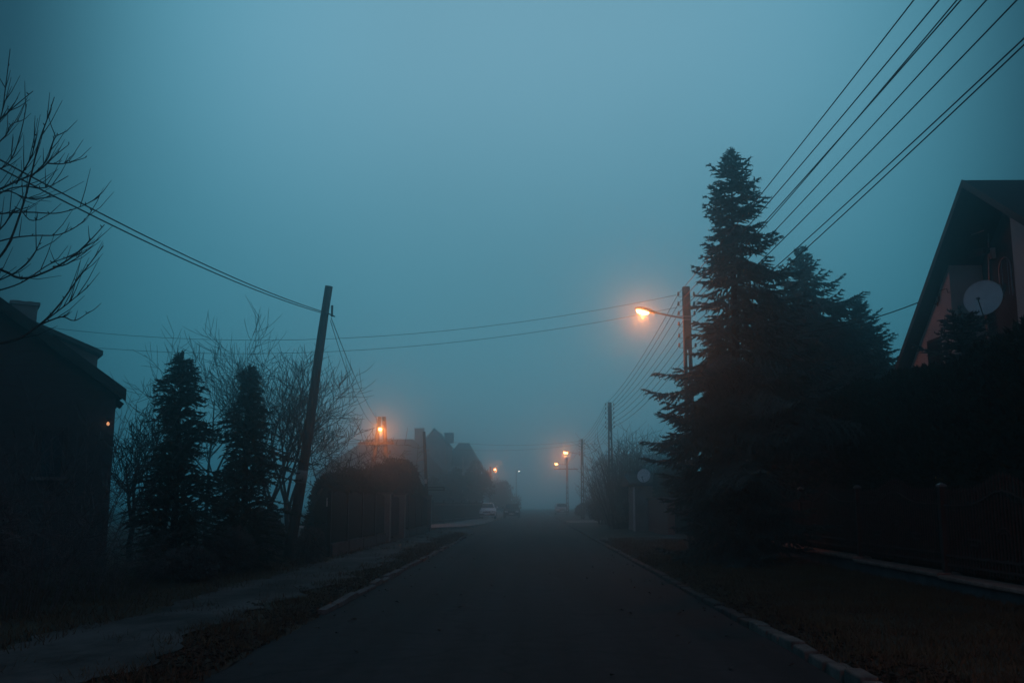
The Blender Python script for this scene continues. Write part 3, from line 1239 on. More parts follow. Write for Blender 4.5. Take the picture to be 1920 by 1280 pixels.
# main pole (lit), the next two down the street, two far ones and the one just behind the viewer
t1 = P(1283, 538, 30)
pole1, w1 = concrete_pole(t1.x + .05, 30, t1.z, 'tall concrete pole with a glowing orange street lamp, half hidden by the tall spruce', P(1285, 655, 30).z,
                          [P(1285, v, 30).z for v in (556, 574, 592, 612, 634, 652)], (P(1282, 597, 30).z, .86, .19), .1, .27, e=E0)
t2 = P(1143, 754, 58)
pole2, w2 = concrete_pole(t2.x, 58, t2.z, 'concrete ladder pole without a lamp among bare shrubs', P(1143, 808, 58).z,
                          [P(1143, v, 58).z for v in (760, 768, 776, 785, 794, 802)], None, .1, .27)
t3 = P(1091, 823, 88)
pole3, w3 = concrete_pole(t3.x, 88, t3.z, 'grey concrete pole with an orange lamp, beyond the bare shrubs', P(1091, 870, 88).z,
                          [P(1091, v, 88).z for v in (827, 832, 838, 843, 849, 854)], (P(1091, 851, 88).z, .95, .15), .1, .26, e=E0)
t4 = P(1063, 858, 120)
pole4, w4 = concrete_pole(t4.x, 120, t4.z, 'faint far pole with an orange lamp and a crossbar', P(1063, 900, 120).z,
                          [P(1063, v, 120).z for v in (862, 866, 870)], (P(1063, 871, 120).z, .80, .12), .1, .26, e=E0)
m = MB()
zz = P(1063, 878, 118).z - .1
m.box((-.1, -.16, zz), (2.9, .1, .12))
m.build('crossbar', M['conc'], pole4)
t0 = V((4.75, 1.4, 8.0))
pole0, w0 = concrete_pole(t0.x, t0.y, t0.z, 'nearest concrete street lamp pole, standing beside the viewer', 6.2,
                          [7.85, 7.45, 7.05, 6.65, 6.25, 5.85], (6.9, .9, .19), .1, .27, e=E0 * 1.15)
# far left lamp and the tiny pale one
t5 = P(924, 879, 125)
pole5, w5 = concrete_pole(t5.x - .3, 125, t5.z + .3, 'faint pole with a small orange lamp, above the white car', t5.z - 1, [], None, .1, .24, group='far lamp poles')
m = MB()
zz = t5.z - .1
m.tube([V((0, 0, zz - .1)), V((.5, -.2, zz))], .028, 6)
m.build('lamp_arm', M['galv'], pole5)
lp = lamp_head(pole5, V((.5, -.2, zz)), V((.3, -1, .1)), 1.0)
LAMPS.append((lp + pole5.location, E0))
t6 = P(972, 883, 190)
pole6, _ = concrete_pole(t6.x - .4, 190, t6.z + .2, 'farthest street light, a tiny pale dot over the road', t6.z - 1, [], None, .1, .24, group='far lamp poles')
m = MB()
zz = t6.z - .1
m.tube([V((0, 0, zz - .1)), V((.4, -.2, zz))], .028, 6)
m.build('lamp_arm', M['galv'], pole6)
lamp_head(pole6, V((.4, -.2, zz)), V((.3, -1, .1)), 1.0, 'lamp_far')

# leaning wooden pole on the left
lt = P(619, 537, 26)
lb = P(541, 1042, 26)
lean = empty('wooden_pole', (lb.x, 26, 0), 'dark leaning wooden utility pole with a pale band, beside the left conifers', 'utility pole')
o0 = V((lb.x, 26, 0))
ax = (lt - lb)
m = MB()
pts = []
rad = []
for k in range(13):
    s = -.06 + 1.06 * k / 12
    pts.append(lb + ax * s - o0 + V((.03 * math.sin(s * 5), .02 * math.cos(s * 4), 0)))
    rad.append(.145 - .042 * s + .004 * math.sin(k * 2.1))
m.tube(pts, rad, 14)
m.build('shaft', M['wood'], lean, True)
q = lb + ax * .285 - o0
m = MB()
m.tube([q - ax * .022 + V((.02, 0, 0)), q + ax * .024 + V((.02, 0, 0))], [.150, .148], 14)
m.build('band', M['plaster_old'], lean, True)
q = P(614, 590, 26) - o0
m = MB()
m.tube([q + V((-.1, 0, .06)), q + V((.02, -.14, .02)), q + V((.2, 0, -.05))], .02, 6)
m.box(q + V((.12, 0, .1)), (.05, .05, .3))
m.build('bracket', M['metal'], lean)
wireL = P(608, 585, 26)
wireR = P(621, 596, 26)

# A-frame pole with lamp on the left, beyond the hedge
ap = P(716, 943, 64)
AF = empty('lamp_pole', (ap.x, 64, 0), 'twin legged wooden pole with an orange lamp above the left hedge', 'lamp pole')
oA = V((ap.x, 64, 0))
for (a, b_) in (((712, 781), (688, 965)), ((720, 781), (729, 975))):
    m = MB()
    A_, B_ = P(*a, 64) - oA, P(*b_, 64) - oA
    B_ = A_ + (B_ - A_) * ((A_.z + .2) / (A_.z - B_.z))
    m.tube([A_, A_.lerp(B_, .5), B_], [.13, .15, .17], 9)
    m.build('leg', M['wood'], AF, True)
for (a, b_) in (((672, 832), (738, 829)),):
    m = MB()
    A_, B_ = P(*a, 63.7) - oA, P(*b_, 63.7) - oA
    m.box((A_ + B_) / 2, ((B_ - A_).length, .1, .13))
    m.build('crossbar', M['wood'], AF)
    for k in (.06, .22, .40, .78, .94):
        insulator(AF, A_.lerp(B_, k) + V((0, 0, .03)), V((0, -.3, .3)), AF)
m = MB()
A_ = P(723, 850, 63.8) - oA
for dz in (0, -.35):
    m.box(A_ + V((.06, -.12, dz)), (.55, .12, .1))
    for sx in (-.24, .30):
        m.lathe(A_ + V((sx, -.14, dz)), (0, 0, 1), [(0, .03), (.06, .06), (.16, .05), (.22, .02)], 8)
m.build('switch_bracket', M['metal'], AF)
m = MB()
A_ = P(717, 806, 63.8) - oA
B_ = P(713, 803, 62.9) - oA
m.tube([A_ + V((0, 0, -.05)), A_.lerp(B_, .5) + V((0, 0, .05)), B_], .028, 7)
m.build('lamp_arm', M['galv'], AF)
lp = lamp_head(AF, B_, V((.1, -1, .05)), 1.0)
LAMPS.append((lp + oA, E0 * 1.8))

# thin tilted post with a double crossarm near the corner
ct, cb_ = P(795, 809, 52.5), P(803, 992, 52.5)
TP = empty('thin_post', (cb_.x, 52.5, 0), 'thin tilted post with a low double crossarm at the fence corner', 'post')
oT = V((cb_.x, 52.5, 0))
m = MB()
m.tube([cb_ - oT - V((0, 0, .3)), (cb_ + ct) / 2 - oT, ct - oT], [.10, .09, .075], 9)
m.build('shaft', M['wood'], TP, True)
A_, B_ = P(792, 914, 52.4) - oT, P(833, 917, 52.4) - oT
m = MB()
m.box((A_ + B_) / 2 + V((0, -.1, .06)), ((B_ - A_).length, .06, .05))
m.box((A_ + B_) / 2 + V((0, -.1, -.07)), ((B_ - A_).length, .06, .05))
m.box(B_ + V((0, -.1, 0)), (.05, .07, .18))
m.build('crossarm', M['metal'], TP)
q = P(798, 902, 52.3) - oT
m = MB()
m.box(q, (.12, .04, .22))
m.build('plate', M['white'], TP)


# ------------------------------------------------------------------ wires
def wire(name, pts, sags, label, group, r=.009, cat='wire'):
    m = MB()
    out = []
    for i, (a, b_) in enumerate(zip(pts, pts[1:])):
        a, b_ = V(a), V(b_)
        sg = sags[i] if isinstance(sags, (list, tuple)) else sags
        n = 18
        for k in range(n + (i == len(pts) - 2)):
            s = k / n
            p = a.lerp(b_, s)
            p.z -= 4 * sg * s * (1 - s)
            out.append(p)
    m.tube(out, r, 5)
    return tag(m.build(name, M['wire']), label, cat, group)


# w*: [left0, right0, left1, right1, ...]
ranks = ['topmost', 'second from the top', 'third from the top', 'fourth from the top', 'fifth from the top', 'lowest']
gw = 'overhead wires along the right side'
names = ['topmost', 'second', 'third', 'fourth', 'fifth', 'sixth', 'seventh', 'lowest']
ups = [(1703, 0), (1750, 0), (1783, 0), (1791, 0), (1838, 0), (1895, 0), (1920, 60), (1920, 72)]
use = [0, 2, 3, 4, 5, 7, 9, 11]
far = [0, 2, 3, 4, 5, 7, 9, 11]
for i, (u, k) in enumerate(zip(ups, use)):
    a = w1[k]
    # the far end behind the viewer follows from the line of sight at the picture's top
    q = PX(u[0], u[1], a.x + .02)
    t = (1.0 - a.y) / (q.y - a.y)
    end = a + (q - a) * t
    sag = .18
    end.z += .12
    pts = [end, a, w2[far[i]], w3[far[i]]]
    if i < 4:
        pts.append(w4[i])
    wire('overhead_wire', pts, [sag, .35, .4, .4][:len(pts) - 1], '%s of the eight bare wires strung along the right poles' % names[i], gw, .0095)
# thick service cable from the lit pole to the gabled house
sa = P(1296, 617, 29.95)
sb = PX(1748, 556, 11.42)
wire('service_cable', [sa, sb], .55, 'thick black cable sagging from the lit lamp pole to the gabled house', None, .016, 'cable')
# wires over the road from the lit pole to the left
wa = P(1268, 553, 30)
wb_ = P(1270, 576, 30)
wire('crossing_wire', [wa, P(60, 610, 33)], .9, 'upper thin wire crossing the road to the left house', 'wires crossing the road', .007)
wire('crossing_wire', [wb_, P(60, 640, 33)], .85, 'lower thin wire crossing the road to the left house', 'wires crossing the road', .007)
# far crossing wires
wire('crossing_wire', [P(1091, 826, 88), P(845, 828, 90)], .35, 'faint far wire crossing from the lamp pole beyond the shrubs to the pale rooftops', 'wires crossing the road', .012)
wire('crossing_wire', [P(1240, 806, 62), P(1091, 832, 87.9), P(850, 842, 90)], .3, 'faint far wire dropping from behind the tall spruce to the second lamp pole', 'wires crossing the road', .011)
# wires on the left: over the leaning pole, on to the twin legged pole
for k, (dx, lab) in enumerate(((0, 'upper'), (.0, 'lower'))):
    e = P(-4, 262 + 16 * k, 11.5)
    st = wireL + V((0, 0, -.04 * k))
    d = (e - st)
    e2 = st + d * 1.35
    wire('overhead_wire', [e2, st], .30, '%s of two wires sagging from the leaning pole past the bare branches' % lab, 'wires on the left', .011)
wire('overhead_wire', [wireR, P(712, 792, 64)], .35, 'right one of two wires from the leaning pole to the twin legged lamp pole', 'wires on the left', .011)
wire('overhead_wire', [wireR + V((-.02, 0, -.06)), P(706, 796, 64)], .75, 'slacker one of two wires from the leaning pole to the twin legged lamp pole', 'wires on the left', .009)
wire('overhead_wire', [P(730, 828, 63.6), P(796, 860, 52.6)], .5, 'slack wire from the twin legged lamp pole to the thin post', 'wires on the left', .010)
for k in range(3):
    wire('overhead_wire', [P(676 + k * 8, 829, 63.6), P(430 + k * 10, 800 + k * 12, 50)], .3,
         '%s faint wire leaving the twin legged lamp pole into the bare trees' % ('upper', 'middle', 'lowest')[k], 'wires on the left', .008)

# ------------------------------------------------------------------ right house
HX = 10.5
RK = HX          # outer edge of the gable overhang
WX = HX + .34   # gable wall
BX = WX + .85    # back of the loggia
apex = PX(1805, 338, HX)
e_far = PX(1676, 700, HX)
e_nr = PX(1920, 408, HX)
house = empty('gabled_house', (WX, apex.y, 0), 'gabled house with pale walls and a deep dark roof overhang, above the right hedge', 'house')
hl = V((WX, apex.y, 0))
sf = (apex.z - e_far.z) / (e_far.y - apex.y)
sn = (apex.z - e_nr.z) / (apex.y - e_nr.y)
zf_ = 3.6
yf = apex.y + (apex.z - zf_) / sf
yn = apex.y - (apex.z - zf_) / sn
th = .13
DEP = 10.0


def yz(x, y, z):
    return V((x, y, z)) - hl


def roof_z(y):
    return apex.z - (y - apex.y) * sf if y > apex.y else apex.z - (apex.y - y) * sn


m = MB()
m.prism([yz(HX, apex.y, apex.z), yz(HX, yf, zf_), yz(HX, yf, zf_ - th), yz(HX, apex.y, apex.z - th)], (DEP, 0, 0))
m.prism([yz(HX, apex.y - .003, apex.z), yz(HX, yn, zf_), yz(HX, yn, zf_ - th), yz(HX, apex.y - .003, apex.z - th)], (DEP, 0, 0))
rf = m.build('roof', M['roof'], house)
m = MB()
for ys, zs in ((yf, zf_), (yn, zf_)):
    a, b_ = yz(HX - .03, apex.y, apex.z + .015), yz(HX - .03, ys, zs + .015)
    m.prism([a, b_, b_ - V((0, 0, .19)), a - V((0, 0, .19))], (.027, 0, 0))
m.build('bargeboard', M['fascia'], rf)
m = MB()
for ys, zs in ((yf, zf_), (yn, zf_)):
    a, b_ = yz(HX, apex.y, apex.z - th - .005), yz(HX, ys, zs - th - .005)
    m.prism([a, b_, b_ - V((0, 0, .03)), a - V((0, 0, .03))], (BX - HX + .1, 0, 0))
m.build('soffit', M['soffit'], rf)
# gable wall in two pieces with the loggia between
lg0 = PX(1783, 560, WX).y      # far edge of the opening
lg1 = PX(1906, 560, WX).y      # near edge
wy0, wy1 = yf - .9, yn + .9
gap_ = th + .05
m = MB()
m.prism([yz(WX, wy0, -.2), yz(WX, lg0, -.2), yz(WX, lg0, roof_z(lg0) - gap_), yz(WX, wy0, roof_z(wy0) - gap_)], (DEP - 1.4, 0, 0))
m.prism([yz(WX, lg1, -.2), yz(WX, wy1, -.2), yz(WX, wy1, roof_z(wy1) - gap_), yz(WX, lg1, roof_z(lg1) - gap_)], (DEP - 1.4, 0, 0))
m.build('wall', M['plaster'], house)
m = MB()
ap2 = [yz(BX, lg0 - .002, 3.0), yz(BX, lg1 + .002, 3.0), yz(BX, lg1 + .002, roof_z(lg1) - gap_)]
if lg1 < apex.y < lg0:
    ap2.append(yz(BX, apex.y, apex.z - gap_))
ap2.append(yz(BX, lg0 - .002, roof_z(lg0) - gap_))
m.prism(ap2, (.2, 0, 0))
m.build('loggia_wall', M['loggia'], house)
m = MB()
m.span(yz(WX, lg1 + .003, -.2), yz(BX + .2, lg0 - .003, 2.95))
m.span(yz(WX - .02, lg1 + .003, 2.95), yz(WX + .10, lg0 - .003, 3.95))
m.build('balcony', M['plaster_old'], house)
dm = MB()
dm.span(yz(BX - .04, lg0 - 1.25, 3.0), yz(BX - .001, lg0 - .35, 5.1))
dr_ = dm.build('door', M['white'], house)
dm = MB()
dm.span(yz(BX - .052, lg0 - 1.13, 3.9), yz(BX - .041, lg0 - .47, 4.98))
dm.build('pane', M['glass'], dr_)
# small window low on the pale wall, just over the hedge
wp = PX(1752, 655, WX)
m = MB()
m.span(yz(WX - .03, wp.y - .5, wp.z - 1.0), yz(WX - .001, wp.y + .4, wp.z + .28))
wn = m.build('window', M['soffit'], house)
m = MB()
m.span(yz(WX - .04, wp.y - .44, wp.z - .9), yz(WX - .031, wp.y + .34, wp.z + .2))
m.build('pane', M['glass'], wn)
# line along the loggia: washing line, pipes, wall light
m = MB()
A_, B_ = PX(1780, 455, WX + .3), PX(1845, 432, WX + .3)
m.tube([A_ - hl, B_ - hl], .012, 5)
A_, B_ = PX(1852, 425, WX + .7), PX(1856, 560, WX + .7)
m.tube([A_ - hl, B_ - hl], .02, 6)
m.build('rail', M['galv'], house)
q = PX(1861, 475, BX - .1) - hl
m = MB()
m.box(q, (.1, .12, .26))
m.lathe(q + V((-.06, 0, -.1)), (0, 0, 1), [(0, .03), (.1, .06), (.16, .05)], 8)
m.build('wall_light', M['white'], house)
# coiled cable end on the pale wall
m = MB()
q = PX(1757, 556, WX - .03) - hl
for k, (ry, rz__) in enumerate(((.16, .16), (.11, .20), (.20, .10))):
    m.tube([q + V((-.012 * k, ry * math.cos(a) * (.6 + .4 * math.sin(a * .5)), rz__ * math.sin(a) - .05 * k)) for a in frange(.3, 5.6, 16)], .011, 4)
q2 = PX(1775, 541, WX - .03) - hl
m.tube([q, q + V((-.02, -.1, .12)), q2, q2 + V((0, -.05, -.12)), q2 + V((0, -.16, -.13))], .010, 4)
m.build('cable_coil', M['wire'], house)
# bundle under the roof in the loggia (rolled awning)
A_, B_ = PX(1795, 478, WX + .5), PX(1850, 470, WX + .5)
m = MB()
m.tube([A_ - hl, (A_ + B_) / 2 - hl + V((0, 0, -.04)), B_ - hl], [.09, .11, .09], 8)
m.build('awning_roll', M['metal'], house)
# hooped bracket with a round lantern on the loggia wall
q = PX(1885, 520, BX - .06) - hl
m = MB()
hp = [q + V((0, .30 * math.cos(a), .20 + .30 * math.sin(a))) for a in frange(0, math.pi, 14)]
m.tube([q + V((0, .30, -.5))] + hp + [q + V((0, -.30, -.5))], .016, 6)
m.tube([q + V((0, .15, -.45)), q + V((0, .15, .42))], .010, 5)
m.tube([q + V((0, -.15, -.45)), q + V((0, -.15, .42))], .010, 5)
m.build('trellis', M['galv'], house)
q = PX(1868, 541, BX - .14) - hl
m = MB()
m.lathe(q - V((0, 0, .12)), (0, 0, 1), [(0, .03), (.04, .10), (.12, .14), (.20, .10), (.24, .03)], 14)
m.build('lantern', M['dish'], house)


# ------------------------------------------------------------------ satellite dishes
def dish(name, c, nrm, rad, label, wallpt):
    o = empty(name, c, label, 'satellite dish', 'satellite dishes')
    nrm = V(nrm).normalized()
    u = nrm.cross(V((0, 0, 1))).normalized()
    v = u.cross(nrm)
    m = MB()
    rs = []
    K = 36
    for s in (.02, .3, .55, .8, .95, 1.0):
        rs.append([u * math.cos(a) * rad * s + v * math.sin(a) * rad * 1.04 * s + nrm * (.16 * rad * s * s - .16 * rad) for a in [6.2832 * k / K for k in range(K)]])
    rs.append([p + nrm * .012 for p in rs[-1]])
    for s in (.985, .8, .5, .02):
        rs.append([u * math.cos(a) * rad * s + v * math.sin(a) * rad * 1.04 * s + nrm * (.16 * rad * s * s - .16 * rad - .018) for a in [6.2832 * k / K for k in range(K)]])
    m.rings(rs)
    m.build('reflector', M['dish'], o, True)
    m = MB()
    a0 = -v * rad * 1.0 + u * rad * -.0 - nrm * .02
    f = nrm * rad * .95 - v * rad * .45
    m.tube([a0, f], .013, 6)
    arm = m.build('feed_arm', M['metal'], o)
    m = MB()
    m.lathe(f - v * .02, (-f - v * .0).normalized(), [(-.06, .025), (.04, .03), (.05, .04), (.1, .035)], 10)
    m.build('receiver', M['galv'], arm)
    m = MB()
    q = -nrm * .16 * rad
    wq = V(wallpt) - V(c)
    m.tube([q, q - nrm * .12, q - nrm * .12 - V((0, 0, .25)), wq], .025, 8)
    m.build('mount', M['galv'], o)
    for k in range(3):
        pass
    return o


dc = PX(1843, 558, HX + .25)
dish('satellite_dish', dc, V((-.62, -.76, .28)), .44, 'large round satellite dish on the gabled house', (WX + .1, dc.y + .3, 3.8))

# small far building with a dish at the driveway on the right
d2 = P(1207, 891, 50)
sh = empty('outbuilding', (d2.x + .8, 51.5, 0), 'small pale outbuilding behind the brick wall, with a dish on it', 'outbuilding')
m = MB()
m.span((-1.2, -1.0, -.1), (2.6, 2.5, 2.35))
m.build('wall', M['plaster_old'], sh)
m = MB()
m.prism([V((-1.55, -1.35, 2.36)), V((-1.55, 2.85, 2.36)), V((-1.55, 2.85, 2.5)), V((-1.55, .75, 3.0)), V((-1.55, -1.35, 2.5))], (4.4, 0, 0))
m.build('roof', M['roof'], sh)
m = MB()
m.tube([V((-1.26, -1.06, 2.3)), V((-1.26, -1.06, -.1))], .05, 8)
m.build('downpipe', M['white'], sh)
dish('satellite_dish', (d2.x, 50.0, d2.z), V((-.35, -.9, .25)), .33, 'small satellite dish on the pale outbuilding by the spruce branches', (d2.x + .1, 50.6, d2.z - .25))

# ------------------------------------------------------------------ left house, turned away from the street
wc = P(205, 943, 22.0)
LH = empty('boarded_house', (wc.x, 22.0, 0), 'dark boarded house with a steep roof, behind the left conifers', 'house', None, R(31))
LM = Matrix.Rotation(R(31), 3, 'Z')


def lp_(px, py, yl=0.0):
    """local point on the plane local y = yl of the left house"""
    r = LM.transposed() @ ray(px, py)
    o_ = LM.transposed() @ (CAM - V((wc.x, 22.0, 0)))
    return o_ + r * ((yl - o_.y) / r.y)


et = lp_(236, 744, -.45)
eu = lp_(0, 573, -.45)
sl = (eu.z - et.z) / (et.x - eu.x)
GW = 8.4
xr = -GW / 2
zr = et.z + (et.x - xr) * sl
m = MB()
th = .18
m.prism([V((et.x, -.45, et.z)), V((xr, -.45, zr)), V((xr, -.45, zr + th)), V((et.x, -.45, et.z + th))], (0, 9.5, 0))
m.prism([V((xr - .003, -.45, zr)), V((2 * xr - et.x, -.45, et.z)), V((2 * xr - et.x, -.45, et.z + th)), V((xr - .003, -.45, zr + th))], (0, 9.5, 0))
rf = m.build('roof', M['roof'], LH)
m = MB()
for sg in (0, 1):
    a, b_ = V((et.x, -.48, et.z + .17)), V((xr, -.48, zr + .17))
    if sg:
        a, b_ = V((2 * xr - et.x, -.48, et.z + .17)), V((xr - .003, -.48, zr + .17))
    m.prism([a, b_, b_ - V((0, 0, .26)), a - V((0, 0, .26))], (0, .027, 0))
m.build('bargeboard', M['soffit'], rf)
for k in range(9):
    m = MB()
    m.box((et.x - .18, .2 + k * 1.0, et.z - .01), (.5, .1, .14), Euler((0, math.atan(sl), 0)).to_matrix())
    m.build('rafter', M['soffit'], rf)
m = MB()
zz = lambda x: et.z + (et.x - x) * sl if x > xr else et.z + (x - (2 * xr - et.x)) * sl
m.prism([V((0, 0, -.2)), V((0, 0, zz(0) - .02)), V((xr, 0, zz(xr) - .02)), V((-GW, 0, zz(-GW) - .02)), V((-GW, 0, -.2))], (0, 8.6, 0))
m.build('wall', M['siding'], LH)
# window with pale frame and sill
a, b_ = lp_(80, 806), lp_(112, 894)
m = MB()
fw = .07
x0, x1, z1, z0_ = a.x, b_.x, a.z, b_.z
for (p, q) in (((x0 - fw, -.05, z0_), (x0, .02, z1)), ((x1, -.05, z0_), (x1 + fw, .02, z1)), ((x0 - fw, -.05, z1), (x1 + fw, .02, z1 + fw)), (((x0 + x1) / 2 - .02, -.035, z0_), ((x0 + x1) / 2 + .02, .02, z1))):
    m.span(p, q)
wn = m.build('window', M['conc'], LH)
m = MB()
m.span((x0, -.02, z0_), (x1, -.008, z1))
m.build('pane', M['glass'], wn)
m = MB()
m.span((x0 - .16, -.16, z0_ - .07), (x1 + .12, .02, z0_ - .002))
m.build('sill', M['plaster_old'], wn)
# shed dormer on the slope
a, b_ = lp_(82, 618, 4.2), lp_(193, 666, 4.2)
c_ = lp_(184, 672, 4.4)
m = MB()
m.prism([V((b_.x, 4.2, b_.z)), V((a.x - 1.2, 4.2, a.z + (a.x - b_.x) * 0 + 1.2 * (a.z - b_.z) / (b_.x - a.x))), V((a.x - 1.2, 4.2, a.z + .12 + 1.2 * (a.z - b_.z) / (b_.x - a.x))), V((b_.x, 4.2, b_.z + .12))], (0, 3.6, 0))
m.build('dormer_roof', M['fascia'], rf)
m = MB()
m.prism([V((c_.x, 4.5, zz(c_.x) + .05)), V((c_.x, 4.5, b_.z + .0)), V((a.x, 4.5, a.z - .02)), V((a.x, 4.5, zz(a.x) + .05))][::-1], (0, 3.0, 0))
m.build('dormer_wall', M['plaster_old'], rf)
# chimney
a, b_ = lp_(22, 572, 5.5), lp_(67, 605, 5.5)
m = MB()
m.span((a.x, 5.3, a.z - 2.6), (b_.x, 6.1, a.z))
m.span((a.x - .06, 5.24, a.z + .002), (b_.x + .06, 6.16, a.z + .09))
for k in (.25, .75):
    m.tube([V((a.x + (b_.x - a.x) * k, 5.7, a.z)), V((a.x + (b_.x - a.x) * k, 5.7, a.z + .17))], .1, 8)
m.build('chimney', M['plaster_old'], rf)
# wall lamp at the corner
q = lp_(203, 789, -.12)
WL = empty('wall_lamp', LH.matrix_basis @ q if False else (V((wc.x, 22.0, 0)) + LM @ q), 'small glowing wall lamp at the corner of the boarded house', 'lamp')
m = MB()
m.box((-.03, .06, .06), (.05, .12, .05))
m.build('bracket', M['metal'], WL)
m = MB()
m.lathe((0, 0, -.10), (0, 0, 1), [(0, .010), (.02, .030), (.055, .030), (.08, .012)], 10)
m.build('bulb', M['lamp_wall'], WL)

# ------------------------------------------------------------------ left conifers, bushes, bare trees
p = P(320, 1075, 19.5)
tz = P(321, 660, 19.5).z
thuja('columnar_conifer', (p.x, 19.5, 0), tz, [(0, .06), (.3, .22), (.9, .42), (1.3, .50), (1.5, .42), (2.1, .62), (3.0, .74), (5, .84)],
      'taller of two shaggy columnar conifers, nearer the boarded house', 61, 'columnar conifers on the left')
p = P(452, 1060, 21.5)
tz = P(456, 688, 21.5).z
thuja('columnar_conifer', (p.x, 21.5, 0), tz, [(0, .05), (.3, .17), (.8, .30), (1.3, .48), (2.0, .62), (3.0, .78), (5, .86)],
      'shorter of two shaggy columnar conifers, nearer the leaning pole', 62, 'columnar conifers on the left')

gb = 'round bushes under the left conifers'
for (px, py, d, r_, lab, sd_, n) in (
        (350, 1100, 17.0, (.55, .5, .5), 'low spreading bush at the foot of the taller columnar conifer', 74, 4600),
        (525, 1048, 22.6, (.40, .4, .55), 'small low bush just left of the foot of the leaning pole', 75, 3600),
        (430, 1085, 18.0, (.50, .50, .75), 'rounded frosty bush in front of the shorter columnar conifer', 71, 5200),
        (492, 1062, 20.5, (.45, .45, 1.05), 'taller rounded bush between the shorter conifer and the leaning pole', 72, 5600),
        (582, 1064, 21.0, (.34, .34, .70), 'small rounded bush at the foot of the leaning pole', 73, 3600)):
    p = G(px, py)
    bush('bush', (p.x, p.y, 0.05), r_, lab, sd_, n, .055, 'bush', gb, 70)

gt = 'bare trees behind the left conifers'
for (px, top_, d, lab, sd_, tr, dp) in (
        (402, 640, 34, 'bare tree with fine twigs between the two columnar conifers', 81, 1, 4),
        (505, 650, 33, 'bare many-stemmed tree behind the shorter conifer', 82, 2, 4),
        (568, 690, 31, 'slender bare tree just left of the leaning pole', 83, 2, 4),
        (262, 770, 24, 'low bare fruit tree at the corner of the boarded house', 84, 1, 4)):
    tp = P(px, top_, d)
    bare_tree('bare_tree', (tp.x, d, 0), tp.z * .93, lab, sd_, tr, dp, gt, .08, .72, .16, (5, 7))
gt = 'bare trees between the leaning pole and the twin legged pole'
for (px, top_, d, lab, sd_) in (
        (628, 795, 36, 'bare young tree just right of the leaning pole', 85),
        (652, 785, 39, 'spreading bare fruit tree whose twigs cross in front of the twin legged pole', 86)):
    tp = P(px, top_, d)
    bare_tree('bare_tree', (tp.x, d, 0), tp.z * 1.05, lab, sd_, 1, 4, gt, .06, 1.0, .10, (3, 5))

# near bare tree entering the picture from the left
D0 = 9.0
nt_ = empty('bare_tree', (P(-190, 943, D0).x, D0, 0), 'bare tree with long rising shoots at the far left edge', 'bare tree')
oN = V((P(-190, 943, D0).x, D0, 0))
tb = MB()
stem = [V((0, 0, -.2)), V((.02, 0, 1.2)), P(-170, 760, D0) - oN, P(-150, 600, D0) - oN, P(-120, 470, D0) - oN, P(-90, 330, D0) - oN, P(-60, 120, D0) - oN]
tb.tube(stem, [.13, .11, .09, .075, .055, .04, .02], 9)
tb.build('trunk', M['twig'], nt_, True)
br = MB()
rb_ = random.Random(91)


def shoot(pl, dd, r0, r1, twigs=3):
    n = len(pl)
    pts = [P(px, py, D0 + dd * (i / (n - 1)) * 1.2 + rb_.uniform(-.05, .05)) - oN for i, (px, py) in enumerate(pl)]
    # smooth
    sm = []
    for i in range(n - 1):
        p0, p1, p2, p3 = pts[max(0, i - 1)], pts[i], pts[i + 1], pts[min(n - 1, i + 2)]
        for k in range(4):
            t = k / 4
            sm.append(.5 * ((2 * p1) + (p2 - p0) * t + (2 * p0 - 5 * p1 + 4 * p2 - p3) * t * t + (3 * p1 - p0 - 3 * p2 + p3) * t ** 3))
    sm.append(pts[-1])
    m_ = len(sm)
    br.tube(sm, [r0 + (r1 - r0) * i / (m_ - 1) for i in range(m_)], 5)
    for k in range(twigs):
        i = rb_.randint(m_ // 4, m_ - 2)
        d = (sm[i + 1] - sm[i]).normalized()
        e = (d + V((rb_.uniform(-.7, .7), rb_.uniform(-.7, .7), rb_.uniform(-.1, .8)))).normalized()
        l = rb_.uniform(.10, .42)
        br.tube([sm[i], sm[i] + e * l * .5, sm[i] + (e + V((0, 0, .15))) * l], [.005, .004, .002], 3, False)
    for i in range(2, m_, 3):      # buds and knots
        br.lathe(sm[i], (rb_.uniform(-1, 1), rb_.uniform(-1, 1), 1), [(0, r1 * .8), (.012, r1 * 1.9), (.03, r1 * .5)], 4)


